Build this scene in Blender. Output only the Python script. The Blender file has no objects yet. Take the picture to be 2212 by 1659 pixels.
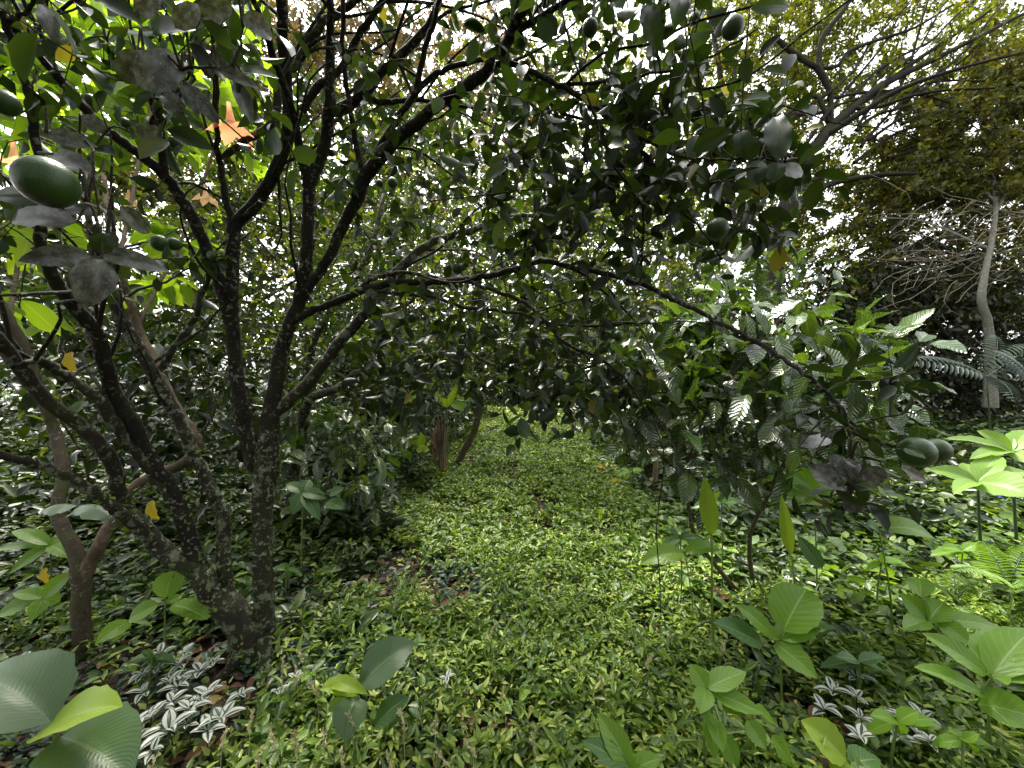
import bpy, math
import numpy as np
from mathutils import Vector, Matrix

R = np.random.RandomState(11)
scene = bpy.context.scene
COL = scene.collection

# ------------------------------------------------------------------ camera, sky, sun, exposure
cam_d = bpy.data.cameras.new("camera")
cam = bpy.data.objects.new("camera", cam_d)
COL.objects.link(cam)
CAMZ = 1.5
cam.location = (0, 0, CAMZ)
cam.rotation_euler = (math.radians(90), 0, 0)
cam_d.sensor_width = 36.0
cam_d.lens = 13.51
cam_d.clip_start = 0.02
cam_d.clip_end = 500
scene.camera = cam

SUN_EL, SUN_AZ = math.radians(62), math.radians(-28)   # ahead and a little to the left
world = bpy.data.worlds.new("World")
scene.world = world
world.use_nodes = True
nt = world.node_tree
nt.nodes.clear()
sky = nt.nodes.new("ShaderNodeTexSky")
sky.sky_type = 'NISHITA'
sky.sun_disc = False
sky.sun_elevation = SUN_EL
sky.sun_rotation = SUN_AZ
sky.air_density = 1.0
sky.dust_density = 4.0
hsv = nt.nodes.new("ShaderNodeHueSaturation")
hsv.inputs['Saturation'].default_value = 0.10
bg = nt.nodes.new("ShaderNodeBackground")
bg.inputs['Strength'].default_value = 0.09
wo = nt.nodes.new("ShaderNodeOutputWorld")
nt.links.new(sky.outputs[0], hsv.inputs['Color'])
nt.links.new(hsv.outputs[0], bg.inputs['Color'])
nt.links.new(bg.outputs[0], wo.inputs['Surface'])

sd = bpy.data.lights.new("sun", 'SUN')
sd.energy = 1.5
sd.angle = math.radians(14)
sd.color = (1.0, 0.93, 0.80)
sun = bpy.data.objects.new("sun", sd)
COL.objects.link(sun)
dirv = Vector((math.sin(SUN_AZ) * math.cos(SUN_EL), math.cos(SUN_AZ) * math.cos(SUN_EL), math.sin(SUN_EL)))
sun.rotation_euler = dirv.to_track_quat('Z', 'Y').to_euler()
sun.location = (0, 0, 20)

vs = scene.view_settings
vs.view_transform = 'Standard'
vs.look = 'None'
vs.gamma = 1
vs.exposure = 3.0
cy = scene.cycles
cy.max_bounces = 7
cy.diffuse_bounces = 5
cy.glossy_bounces = 2
cy.transmission_bounces = 5
cy.transparent_max_bounces = 6
cy.caustics_reflective = False
cy.caustics_refractive = False
cy.sample_clamp_indirect = 6

# ------------------------------------------------------------------ helpers
def hgt(x, y):
    x = np.asarray(x, float); y = np.asarray(y, float)
    h = 0.03 * np.maximum(0, y - 4)
    h = h + 0.03 * np.sin(x * 1.7 + 1.3) * np.cos(y * 1.1) + 0.015 * np.sin(x * 4.1 + y * 3.3)
    side = np.clip((np.abs(x - 0.3) - 2.2) / 3.0, 0, 1)
    return h + 0.18 * side * side

def PX(px, py, Y):
    return np.array([(px - 1106) / 830.0 * Y, Y, CAMZ - (py - 829.5) / 830.0 * Y])

def GR(px, Y):
    x = (px - 1106) / 830.0 * Y
    return np.array([x, Y, float(hgt(x, Y))])

def tag(o, label=None, cat=None, group=None, kind=None):
    if label: o['label'] = label
    if cat: o['category'] = cat
    if group: o['group'] = group
    if kind: o['kind'] = kind
    return o

def thing(name, loc, label, cat, group=None):
    o = bpy.data.objects.new(name, None)
    o.empty_display_size = 0.1
    COL.objects.link(o)
    o.location = [float(c) for c in loc]
    return tag(o, label, cat, group)

def mesh_np(name, V, loops, totals, mat, parent=None, uv=None, smooth=True):
    V = np.asarray(V, np.float32).reshape(-1, 3)
    if parent is not None:
        V = V - np.array(parent.location, np.float32)
    loops = np.asarray(loops, np.int32); totals = np.asarray(totals, np.int32)
    me = bpy.data.meshes.new(name)
    me.vertices.add(len(V)); me.vertices.foreach_set("co", V.ravel())
    me.loops.add(len(loops)); me.loops.foreach_set("vertex_index", loops)
    me.polygons.add(len(totals))
    starts = np.concatenate([[0], np.cumsum(totals)[:-1]]).astype(np.int32)
    me.polygons.foreach_set("loop_start", starts)
    me.polygons.foreach_set("loop_total", totals)
    me.polygons.foreach_set("use_smooth", np.full(len(totals), smooth, bool))
    if uv is not None:
        l = me.uv_layers.new(name="UVMap")
        l.data.foreach_set("uv", np.asarray(uv, np.float32).ravel())
    me.materials.append(mat)
    me.update(calc_edges=True)
    o = bpy.data.objects.new(name, me)
    COL.objects.link(o)
    if parent is not None:
        o.parent = parent
    return o

def nrm(v):
    v = np.asarray(v, float)
    return v / np.maximum(np.linalg.norm(v, axis=-1, keepdims=True), 1e-9)

# leaf templates: x along, y across (half width 1), z up; returns verts, loops, totals, uv per loop
def leaf_tpl(rows, widths, fold=0.25, droop=0.15, wave=0.0):
    """rows: params 0..1 (first and last are points); widths: half widths at inner rows (relative)"""
    V = [(0, 0, 0)]; uvv = [(0, .5)]
    for i, (t, w) in enumerate(zip(rows[1:-1], widths)):
        z = -droop * t * t
        wz = wave * (1 if i % 2 else -1)
        V += [(t, -w, z + fold * w * 0.5 + wz), (t, 0, z), (t, w, z + fold * w * 0.5 - wz)]
        uvv += [(t, 0.5 - w / 2), (t, .5), (t, 0.5 + w / 2)]
    V.append((1, 0, -droop)); uvv.append((1, .5))
    n = len(widths); last = len(V) - 1
    F = [(0, 2, 1), (0, 3, 2)]
    for i in range(n - 1):
        a = 1 + 3 * i; b = a + 3
        F += [(a, a + 1, b + 1, b), (a + 1, a + 2, b + 2, b + 1)]
    a = 1 + 3 * (n - 1)
    F += [(a, a + 1, last), (a + 1, a + 2, last)]
    loops = np.array([i for f in F for i in f]); tot = np.array([len(f) for f in F])
    uv = np.array([uvv[i] for i in loops])
    return np.array(V, float), loops, tot, uv

T_OVAL = leaf_tpl([0, .2, .5, .8, 1], [.72, 1.0, .66], .3, .18)      # citrus
T_OVAL2 = leaf_tpl([0, .25, .6, 1], [.85, .9], .4, .05)
T_LANCE = leaf_tpl([0, .3, .7, 1], [1.0, .55], .35, .25)             # creeping ground plants
T_FAR = leaf_tpl([0, .45, 1], [1.0], .4, .1)
T_COFFEE = leaf_tpl([0, .12, .3, .5, .7, .87, 1], [.5, .9, 1.0, .85, .4], .2, .28, .035)
T_ROUND = leaf_tpl([0, .15, .45, .75, 1], [.8, 1.05, .75], .15, .1)

def leaves(name, groups, mat, parent=None, smooth=True):
    """groups: list of (tpl, P, D, N, L, W)"""
    VV, LL, TT, UU = [], [], [], []
    base = 0
    for tpl, P, D, N, L, W in groups:
        P = np.asarray(P, float).reshape(-1, 3); n = len(P)
        if n == 0: continue
        D = nrm(D); N = np.asarray(N, float)
        S = nrm(np.cross(N, D)); N2 = np.cross(D, S)
        tv, tl, tt, tu = tpl
        L = np.broadcast_to(np.asarray(L, float), (n,)); W = np.broadcast_to(np.asarray(W, float), (n,))
        v = (P[:, None, :] + tv[None, :, 0, None] * (L[:, None] * D)[:, None, :]
             + tv[None, :, 1, None] * (0.5 * W[:, None] * S)[:, None, :]
             + tv[None, :, 2, None] * (L[:, None] * N2 * .8)[:, None, :])
        VV.append(v.reshape(-1, 3))
        off = base + np.arange(n) * len(tv)
        LL.append((off[:, None] + tl[None, :]).ravel())
        TT.append(np.tile(tt, n)); UU.append(np.tile(tu, (n, 1)))
        base += n * len(tv)
    return mesh_np(name, np.concatenate(VV), np.concatenate(LL), np.concatenate(TT), mat, parent, np.concatenate(UU), smooth)

def catmull(pts, k=4):
    pts = np.asarray(pts, float)
    if len(pts) < 3 or k <= 1: return pts
    p = np.vstack([2 * pts[0] - pts[1], pts, 2 * pts[-1] - pts[-2]])
    out = []
    for i in range(1, len(p) - 2):
        for j in range(k):
            t = j / k
            out.append(0.5 * ((2 * p[i]) + (-p[i - 1] + p[i + 1]) * t + (2 * p[i - 1] - 5 * p[i] + 4 * p[i + 1] - p[i + 2]) * t * t
                              + (-p[i - 1] + 3 * p[i] - 3 * p[i + 1] + p[i + 2]) * t ** 3))
    out.append(pts[-1])
    return np.array(out)

def tubes(name, lines, mat, parent=None, sides=6, rough=0.0):
    """lines: list of (pts Nx3, radii N)"""
    VV, LL, TT = [], [], []
    base = 0
    for pts, rad in lines:
        pts = np.asarray(pts, float); n = len(pts)
        rad = np.asarray(rad, float) * np.ones(n)
        tan = nrm(np.gradient(pts, axis=0))
        ref = np.array([0.3, 1.0, 0.2]) if abs(tan[0] @ nrm(np.array([0.3, 1.0, 0.2]))) < .8 else np.array([1., 0, 0])
        a = nrm(np.cross(tan, ref)); b = np.cross(tan, a)
        ang = np.arange(sides) * 2 * math.pi / sides
        rr = rad[:, None] * (1 + (R.rand(n, sides) - .5) * 2 * rough)
        ring = pts[:, None, :] + rr[:, :, None] * (np.cos(ang)[None, :, None] * a[:, None, :] + np.sin(ang)[None, :, None] * b[:, None, :])
        VV.append(ring.reshape(-1, 3))
        i = np.arange(n - 1)[:, None]; j = np.arange(sides)[None, :]; j2 = (j + 1) % sides
        q = np.stack([i * sides + j, i * sides + j2, (i + 1) * sides + j2, (i + 1) * sides + j], -1).reshape(-1, 4) + base
        LL.append(q.ravel()); TT.append(np.full(len(q), 4))
        cap = base + (n - 1) * sides + np.arange(sides)
        LL.append(cap); TT.append(np.array([sides]))
        base += n * sides
    return mesh_np(name, np.concatenate(VV), np.concatenate(LL), np.concatenate(TT), mat, parent)

# ------------------------------------------------------------------ materials
def newmat(name):
    m = bpy.data.materials.new(name); m.use_nodes = True
    t = m.node_tree; t.nodes.clear()
    return m, t, t.nodes, t.links

def ramp(nd, stops):
    r = nd.new("ShaderNodeValToRGB")
    e = r.color_ramp.elements
    while len(e) < len(stops): e.new(0.5)
    for k, (p, c) in enumerate(stops):
        e[k].position = p; e[k].color = (*c, 1)
    return r

def mathn(nd, lk, op, a, b=None, clamp=False):
    m = nd.new("ShaderNodeMath"); m.operation = op; m.use_clamp = clamp
    for k, x in enumerate((a, b)):
        if x is None: continue
        if isinstance(x, (int, float)): m.inputs[k].default_value = x
        else: lk.new(x, m.inputs[k])
    return m.outputs[0]

def mixc(nd, lk, f, a, b, mode='MIX'):
    m = nd.new("ShaderNodeMix"); m.data_type = 'RGBA'; m.blend_type = mode
    for k, x in ((0, f), (6, a), (7, b)):
        if isinstance(x, (int, float)): m.inputs[k].default_value = x
        elif isinstance(x, tuple): m.inputs[k].default_value = (*x, 1)
        else: lk.new(x, m.inputs[k])
    return m.outputs[2]

def leafmat(name, stops, trans=0.3, tcol=(1.5, 1.6, .6), rough=0.35, spec=0.5, ribs=0, rib_light=0.25, grime=0.0, stripe=None, spots=0, bump=0.25):
    m, t, nd, lk = newmat(name)
    geo = nd.new("ShaderNodeNewGeometry")
    r = ramp(nd, stops)
    lk.new(geo.outputs['Random Per Island'], r.inputs[0])
    col = r.outputs[0]
    uv = nd.new("ShaderNodeUVMap"); sep = nd.new("ShaderNodeSeparateXYZ")
    lk.new(uv.outputs[0], sep.inputs[0])
    av = mathn(nd, lk, 'ABSOLUTE', mathn(nd, lk, 'SUBTRACT', sep.outputs[1], 0.5))
    pr = nd.new("ShaderNodeBsdfPrincipled")
    if ribs:
        ph = mathn(nd, lk, 'MULTIPLY', mathn(nd, lk, 'SUBTRACT', sep.outputs[0], mathn(nd, lk, 'MULTIPLY', av, 0.55)), ribs * 2 * math.pi)
        s = mathn(nd, lk, 'SINE', ph)
        thin = mathn(nd, lk, 'POWER', mathn(nd, lk, 'MULTIPLY', mathn(nd, lk, 'ADD', s, 1.0), .5), 14.0)
        mid = mathn(nd, lk, 'LESS_THAN', av, 0.02)
        v = mathn(nd, lk, 'MAXIMUM', mathn(nd, lk, 'MULTIPLY', thin, 0.32), mid)
        col = mixc(nd, lk, mathn(nd, lk, 'MULTIPLY', v, rib_light), col, (0.55, 0.62, 0.3))
        bp = nd.new("ShaderNodeBump"); bp.inputs['Strength'].default_value = bump; bp.inputs['Distance'].default_value = 0.002
        lk.new(mathn(nd, lk, 'SUBTRACT', s, mathn(nd, lk, 'MULTIPLY', mid, 2.0)), bp.inputs['Height'])
        lk.new(bp.outputs[0], pr.inputs['Normal'])
    if stripe:
        wv = nd.new("ShaderNodeTexNoise"); wv.inputs['Scale'].default_value = 120
        a2 = mathn(nd, lk, 'ADD', av, mathn(nd, lk, 'MULTIPLY', mathn(nd, lk, 'SUBTRACT', wv.outputs[0], .5), .06))
        f = mathn(nd, lk, 'MULTIPLY', mathn(nd, lk, 'GREATER_THAN', a2, 0.13), mathn(nd, lk, 'LESS_THAN', a2, 0.41))
        f = mathn(nd, lk, 'MULTIPLY', f, 0.9)
        col = mixc(nd, lk, f, col, stripe)
    if grime:
        n = nd.new("ShaderNodeTexNoise"); n.inputs['Scale'].default_value = 3.5; n.inputs['Detail'].default_value = 8; n.inputs['Roughness'].default_value = .7
        rr = ramp(nd, [(0.42, (0, 0, 0)), (0.75, (1, 1, 1))]); lk.new(n.outputs[0], rr.inputs[0])
        f = mathn(nd, lk, 'MULTIPLY', rr.outputs[0], grime)
        col = mixc(nd, lk, f, col, (0.32, 0.33, 0.30))
    if spots:
        n = nd.new("ShaderNodeTexVoronoi"); n.inputs['Scale'].default_value = spots
        f = mathn(nd, lk, 'LESS_THAN', n.outputs['Distance'], 0.13)
        col = mixc(nd, lk, mathn(nd, lk, 'MULTIPLY', f, .6), col, (0.4, 0.4, 0.34))
    lk.new(col, pr.inputs['Base Color'])
    pr.inputs['Roughness'].default_value = rough
    pr.inputs['Specular IOR Level'].default_value = spec
    tr = nd.new("ShaderNodeBsdfTranslucent")
    tc = mixc(nd, lk, 1.0, col, tcol, 'MULTIPLY')
    lk.new(tc, tr.inputs['Color'])
    mx = nd.new("ShaderNodeMixShader"); mx.inputs[0].default_value = trans
    lk.new(pr.outputs[0], mx.inputs[1]); lk.new(tr.outputs[0], mx.inputs[2])
    out = nd.new("ShaderNodeOutputMaterial")
    lk.new(mx.outputs[0], out.inputs[0])
    return m

def barkmat(name, c1, c2, lichen=(0.33, 0.36, 0.27), lam=0.5, moss=(0.06, 0.08, 0.02), mam=.4, scale=1.0, big=False):
    m, t, nd, lk = newmat(name)
    tc = nd.new("ShaderNodeTexCoord")
    n1 = nd.new("ShaderNodeTexNoise"); n1.inputs['Scale'].default_value = 30 * scale; n1.inputs['Detail'].default_value = 6
    lk.new(tc.outputs['Object'], n1.inputs[0])
    col = mixc(nd, lk, n1.outputs[0], c1, c2)
    n2 = nd.new("ShaderNodeTexNoise"); n2.inputs['Scale'].default_value = 7 * scale; n2.inputs['Detail'].default_value = 4
    lk.new(tc.outputs['Object'], n2.inputs[0])
    r2 = ramp(nd, [(0.48, (0, 0, 0)), (0.62, (1, 1, 1))]); lk.new(n2.outputs[0], r2.inputs[0])
    col = mixc(nd, lk, mathn(nd, lk, 'MULTIPLY', r2.outputs[0], mam), col, moss)
    n3 = nd.new("ShaderNodeTexNoise"); n3.inputs['Scale'].default_value = 48 * scale; n3.inputs['Detail'].default_value = 3
    lk.new(tc.outputs['Object'], n3.inputs[0])
    r3 = ramp(nd, [(0.575, (0, 0, 0)), (0.64, (1, 1, 1))]); lk.new(n3.outputs[0], r3.inputs[0])
    n4 = nd.new("ShaderNodeTexNoise"); n4.inputs['Scale'].default_value = 5 * scale
    lk.new(tc.outputs['Object'], n4.inputs[0])
    r4 = ramp(nd, [(0.4, (.15, .15, .15)), (0.6, (1, 1, 1))]); lk.new(n4.outputs[0], r4.inputs[0])
    f = mathn(nd, lk, 'MULTIPLY', mathn(nd, lk, 'MULTIPLY', r3.outputs[0], r4.outputs[0]), lam)
    col = mixc(nd, lk, f, col, lichen)
    if big:
        n5 = nd.new("ShaderNodeTexNoise"); n5.inputs['Scale'].default_value = 17; n5.inputs['Detail'].default_value = 7; n5.inputs['Roughness'].default_value = .75
        lk.new(tc.outputs['Object'], n5.inputs[0])
        r5 = ramp(nd, [(0.54, (0, 0, 0)), (0.57, (1, 1, 1))]); lk.new(n5.outputs[0], r5.inputs[0])
        col = mixc(nd, lk, mathn(nd, lk, 'MULTIPLY', r5.outputs[0], .6), col, (.21, .24, .16))
    pr = nd.new("ShaderNodeBsdfPrincipled"); pr.inputs['Roughness'].default_value = .85
    pr.inputs['Specular IOR Level'].default_value = .25
    lk.new(col, pr.inputs['Base Color'])
    bp = nd.new("ShaderNodeBump"); bp.inputs['Strength'].default_value = .7; bp.inputs['Distance'].default_value = .01
    lk.new(mathn(nd, lk, 'ADD', n1.outputs[0], mathn(nd, lk, 'MULTIPLY', r3.outputs[0], .4)), bp.inputs['Height'])
    lk.new(bp.outputs[0], pr.inputs['Normal'])
    out = nd.new("ShaderNodeOutputMaterial"); lk.new(pr.outputs[0], out.inputs[0])
    return m

M = {}
M['citrus'] = leafmat('citrus_leaf', [(0, (.008, .018, .006)), (.5, (.014, .030, .008)), (.975, (.03, .055, .014)), (1, (.16, .15, .03))],
                      .24, (1.9, 1.8, .4), .3, .35)
M['citrus_near'] = leafmat('old_citrus_leaf', [(0, (.035, .042, .03)), (1, (.055, .062, .048))], .06, (1.3, 1.4, .6), .40, .5, ribs=8, rib_light=.06, grime=.75, spots=9, bump=.05)
M['citrus_mid'] = leafmat('citrus_leaf_mid', [(0, (.010, .022, .005)), (.55, (.026, .050, .009)), (.8, (.06, .10, .013)), (.98, (.13, .18, .02)), (1, (.25, .23, .05))],
                          .36, (2.1, 2.0, .35), .3, .5)
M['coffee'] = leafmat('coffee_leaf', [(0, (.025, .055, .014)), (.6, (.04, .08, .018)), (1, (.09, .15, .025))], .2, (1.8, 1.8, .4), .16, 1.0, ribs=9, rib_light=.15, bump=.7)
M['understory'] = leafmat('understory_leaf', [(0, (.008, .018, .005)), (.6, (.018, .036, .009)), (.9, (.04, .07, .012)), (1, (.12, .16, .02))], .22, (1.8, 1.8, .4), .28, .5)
M['bright'] = leafmat('bright_leaf', [(0, (.12, .22, .022)), (.5, (.18, .30, .025)), (1, (.26, .36, .03))], .6, (1.9, 1.8, .6), .4, .4, ribs=10, rib_light=.2)
M['far'] = leafmat('far_leaf', [(0, (.02, .032, .007)), (.5, (.045, .06, .012)), (.85, (.10, .11, .02)), (1, (.20, .17, .03))], .38, (1.8, 1.6, .6), .5, .4)
M['far_olive'] = leafmat('far_leaf_olive', [(0, (.03, .042, .01)), (.5, (.065, .08, .016)), (.9, (.14, .14, .025)), (1, (.28, .26, .04))], .4, (1.8, 1.6, .5), .5, .4)
M['far_brown'] = leafmat('far_leaf_brown', [(0, (.07, .075, .03)), (.5, (.12, .10, .05)), (1, (.22, .15, .08))], .35, (1.6, 1.3, .8), .5, .4)
M['far_yellow'] = leafmat('far_leaf_yellow', [(0, (.05, .07, .012)), (.5, (.10, .125, .018)), (1, (.22, .215, .028))], .5, (1.6, 1.6, .4), .5, .4)
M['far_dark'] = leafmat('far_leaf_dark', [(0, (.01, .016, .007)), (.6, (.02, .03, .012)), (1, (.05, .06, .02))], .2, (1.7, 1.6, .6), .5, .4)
M['cover'] = leafmat('cover_leaf', [(0, (.032, .066, .011)), (.4, (.11, .185, .026)), (.75, (.21, .29, .046)), (1, (.44, .50, .13))], .24, (1.4, 1.6, .4), .38, .32)
M['cover_blue'] = leafmat('cover_leaf_blue', [(0, (.035, .075, .05)), (1, (.07, .12, .075))], .2, (1.4, 1.6, .8), .45, .4)
M['weed'] = leafmat('weed_leaf', [(0, (.014, .030, .009)), (.6, (.03, .058, .014)), (1, (.10, .15, .03))], .2, (1.7, 1.7, .4), .36, .5)
M['weed_light'] = leafmat('weed_leaf_light', [(0, (.04, .085, .018)), (.5, (.085, .16, .03)), (1, (.20, .31, .05))], .3, (1.6, 1.6, .4), .38, .5, ribs=6, rib_light=.2, bump=.2)  # light green weeds, tone also raised for sky light on the right
M['seedling'] = leafmat('seedling_leaf', [(0, (.09, .20, .018)), (.5, (.13, .26, .022)), (1, (.20, .33, .03))], .42, (1.6, 1.6, .4), .38, .4, ribs=8, rib_light=.3, bump=.18)
M['seedling_pale'] = leafmat('pale_seedling_leaf', [(0, (.13, .24, .04)), (1, (.18, .30, .05))], .35, (1.5, 1.6, .5), .45, .4, ribs=8, rib_light=.3, bump=.15)
M['seedling_dark'] = leafmat('dark_seedling_leaf', [(0, (.045, .11, .03)), (1, (.07, .15, .035))], .25, (1.5, 1.6, .6), .42, .4, ribs=9, rib_light=.25, bump=.18)
M['canna'] = leafmat('canna_leaf', [(0, (.055, .11, .045)), (1, (.08, .14, .055))], .25, (1.7, 1.7, .4), .38, .5, ribs=22, rib_light=.12, bump=.12)
M['canna_lime'] = leafmat('lime_canna_leaf', [(0, (.20, .34, .025)), (1, (.28, .38, .03))], .45, (1.6, 1.5, .5), .4, .4, ribs=20, rib_light=.15, bump=.12)  # lime green, brighter and yellower than the other canna leaves
M['zebra'] = leafmat('striped_leaf', [(0, (.018, .035, .022)), (1, (.035, .055, .035))], .06, (1.3, 1.4, 1), .4, .4, stripe=(.46, .50, .42))
M['litter'] = leafmat('dry_leaf', [(0, (.035, .02, .012)), (.5, (.09, .045, .025)), (.85, (.19, .10, .05)), (1, (.36, .22, .10))], .05, (1.2, 1, .8), .6, .3)
M['yellow'] = leafmat('yellow_leaf', [(0, (.45, .38, .03)), (1, (.55, .42, .03))], .4, (1.4, 1.2, .5), .5, .3, ribs=8, rib_light=.2)
M['fern'] = leafmat('fern_leaf', [(0, (.10, .19, .035)), (1, (.16, .26, .05))], .35, (1.6, 1.6, .5), .5, .3)
M['pinnate'] = leafmat('pinnate_leaf', [(0, (.03, .045, .035)), (1, (.045, .065, .05))], .1, (1.4, 1.5, 1), .6, .2)
M['seed'] = leafmat('grass_seed', [(0, (.38, .34, .20)), (1, (.55, .50, .33))], .3, (1.2, 1.2, .8), .6, .2)
M['petal'] = leafmat('petal', [(0, (.70, .30, .16)), (1, (.74, .40, .25))], .35, (1.1, 1.0, .8), .5, .3)
M['petal_pale'] = leafmat('pale_petal', [(0, (.86, .58, .36)), (1, (.86, .62, .42))], .5, (1.1, 1.0, .8), .5, .3)
M['bark'] = barkmat('bark_citrus', (.006, .005, .004), (.022, .019, .014), lam=.5, moss=(.03, .036, .01), mam=.5)
M['bark_moss'] = barkmat('bark_mossy', (.010, .009, .006), (.04, .034, .022), lichen=(.30, .34, .24), lam=.8, moss=(.035, .042, .012), mam=.7, scale=.8, big=True)
M['bark_pink'] = barkmat('bark_tan', (.06, .044, .028), (.22, .155, .105), lichen=(.3, .3, .22), lam=.6, moss=(.06, .05, .025), mam=.8, scale=.9)
M['bark_brown'] = barkmat('bark_brown', (.03, .022, .014), (.10, .08, .05), lam=.35, mam=.6)
M['bark_far'] = barkmat('bark_far', (.008, .006, .005), (.024, .018, .013), lam=.08, mam=.3, scale=.4)
M['bark_pale'] = barkmat('bark_pale', (.06, .06, .045), (.20, .20, .16), lichen=(.36, .38, .30), lam=.7, mam=.3)
M['twig'] = barkmat('twig_bark', (.02, .016, .011), (.055, .045, .03), lam=.3)
M['twig_pale'] = barkmat('dry_twig', (.2, .16, .12), (.36, .3, .24), lam=.2)

def plain(name, c, rough=.5, spec=.4, bump=0, bscale=300, c2=None):
    m, t, nd, lk = newmat(name)
    pr = nd.new("ShaderNodeBsdfPrincipled")
    n = nd.new("ShaderNodeTexNoise"); n.inputs['Scale'].default_value = 9; n.inputs['Detail'].default_value = 4
    lk.new(mixc(nd, lk, n.outputs[0], c, c2 or tuple(x * .6 for x in c)), pr.inputs['Base Color'])
    pr.inputs['Roughness'].default_value = rough; pr.inputs['Specular IOR Level'].default_value = spec
    if bump:
        v = nd.new("ShaderNodeTexVoronoi"); v.inputs['Scale'].default_value = bscale
        bp = nd.new("ShaderNodeBump"); bp.inputs['Strength'].default_value = bump; bp.inputs['Distance'].default_value = .002
        lk.new(v.outputs[0], bp.inputs['Height']); lk.new(bp.outputs[0], pr.inputs['Normal'])
    o = nd.new("ShaderNodeOutputMaterial"); lk.new(pr.outputs[0], o.inputs[0])
    return m
M['fruit'] = plain('green_fruit', (.018, .055, .008), .28, .4, .25, 45, (.035, .075, .012))
M['stem'] = plain('green_stem', (.14, .22, .04), .5)
M['stem_dark'] = plain('dark_green_stem', (.04, .07, .025), .5)
M['dry'] = plain('dried_stem', (.19, .145, .085), .9, .2, 0, 1, (.07, .045, .025))
M['blue'] = plain('blue_plastic', (.02, .08, .5), .35)

def soilmat():
    m, t, nd, lk = newmat('soil')
    tc = nd.new("ShaderNodeTexCoord")
    v = nd.new("ShaderNodeTexVoronoi"); v.inputs['Scale'].default_value = 22
    lk.new(tc.outputs['Object'], v.inputs[0])
    s = nd.new("ShaderNodeSeparateColor"); lk.new(v.outputs['Color'], s.inputs[0])
    r = ramp(nd, [(0, (.012, .008, .005)), (.5, (.03, .018, .011)), (.85, (.06, .032, .018)), (1, (.11, .055, .03))])
    lk.new(s.outputs[0], r.inputs[0])
    n = nd.new("ShaderNodeTexNoise"); n.inputs['Scale'].default_value = 60; n.inputs['Detail'].default_value = 5
    lk.new(tc.outputs['Object'], n.inputs[0])
    col = mixc(nd, lk, mathn(nd, lk, 'MULTIPLY', n.outputs[0], .8), r.outputs[0], (.014, .01, .007))
    pr = nd.new("ShaderNodeBsdfPrincipled"); pr.inputs['Roughness'].default_value = .9
    lk.new(col, pr.inputs['Base Color'])
    bp = nd.new("ShaderNodeBump"); bp.inputs['Strength'].default_value = .8; bp.inputs['Distance'].default_value = .03
    lk.new(n.outputs[0], bp.inputs['Height']); lk.new(bp.outputs[0], pr.inputs['Normal'])
    o = nd.new("ShaderNodeOutputMaterial"); lk.new(pr.outputs[0], o.inputs[0])
    return m
M['soil'] = soilmat()

# ------------------------------------------------------------------ ground
def ground():
    xs = np.concatenate([np.linspace(-60, -8, 14)[:-1], np.linspace(-8, 8, 90), np.linspace(8, 60, 14)[1:]])
    ys = np.concatenate([np.linspace(-30, -1, 8)[:-1], np.linspace(-1, 14, 90), np.linspace(14, 90, 24)[1:]])
    X, Y = np.meshgrid(xs, ys)
    V = np.stack([X, Y, hgt(X, np.minimum(Y, 40))], -1).reshape(-1, 3)
    nx, ny = len(xs), len(ys)
    i = np.arange(ny - 1)[:, None]; j = np.arange(nx - 1)[None, :]
    q = np.stack([i * nx + j, i * nx + j + 1, (i + 1) * nx + j + 1, (i + 1) * nx + j], -1).reshape(-1, 4)
    return tag(mesh_np('ground', V, q.ravel(), np.full(len(q), 4), M['soil']), kind='structure')
ground()

def vnoise(x, y, s, seed):
    """smooth value noise in numpy"""
    rs = np.random.RandomState(seed); g = rs.rand(64, 64)
    u = x * s + 500; v = y * s + 500
    iu = np.floor(u).astype(int); iv = np.floor(v).astype(int); fu = u - iu; fv = v - iv
    fu = fu * fu * (3 - 2 * fu); fv = fv * fv * (3 - 2 * fv)
    G = lambda a, b: g[a % 64, b % 64]
    return (G(iu, iv) * (1 - fu) * (1 - fv) + G(iu + 1, iv) * fu * (1 - fv) + G(iu, iv + 1) * (1 - fu) * fv + G(iu + 1, iv + 1) * fu * fv)

def sample_ground(n, y0, y1, power=1.0, xm=1.45, pad=.4):
    y = y0 + (y1 - y0) * R.rand(n) ** power
    x = (R.rand(n) * 2 - 1) * (xm * y + pad + .5)
    return x, y

def sprigs(x, y, k, h, L, W, up=.3, hj=.85):
    """k leaves around each stem; returns P, D, N, L, W"""
    n = len(x)
    az = R.rand(n, 1) * 6.28 + np.arange(k)[None, :] * 2.4 + R.randn(n, k) * .25
    z = hgt(x, y)[:, None] + (h * np.ones(n))[:, None] * (1 - hj * R.rand(n, k))
    lean = R.randn(n, 2) * .02
    P = np.stack([x[:, None] + lean[:, :1] + .004 * np.cos(az), y[:, None] + lean[:, 1:] + .004 * np.sin(az), z], -1)
    el = up + R.randn(n, k) * .3
    D = np.stack([np.cos(az) * np.cos(el), np.sin(az) * np.cos(el), np.sin(el)], -1)
    N = np.stack([-np.cos(az) * np.sin(el), -np.sin(az) * np.sin(el), np.cos(el)], -1) + R.randn(n, k, 3) * .4
    f = (.65 + .6 * R.rand(n, k))
    Ls = (L * np.ones(n))[:, None] * f; Ws = (W * np.ones(n))[:, None] * f
    return P.reshape(-1, 3), D.reshape(-1, 3), N.reshape(-1, 3), Ls.ravel(), Ws.ravel()

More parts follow.
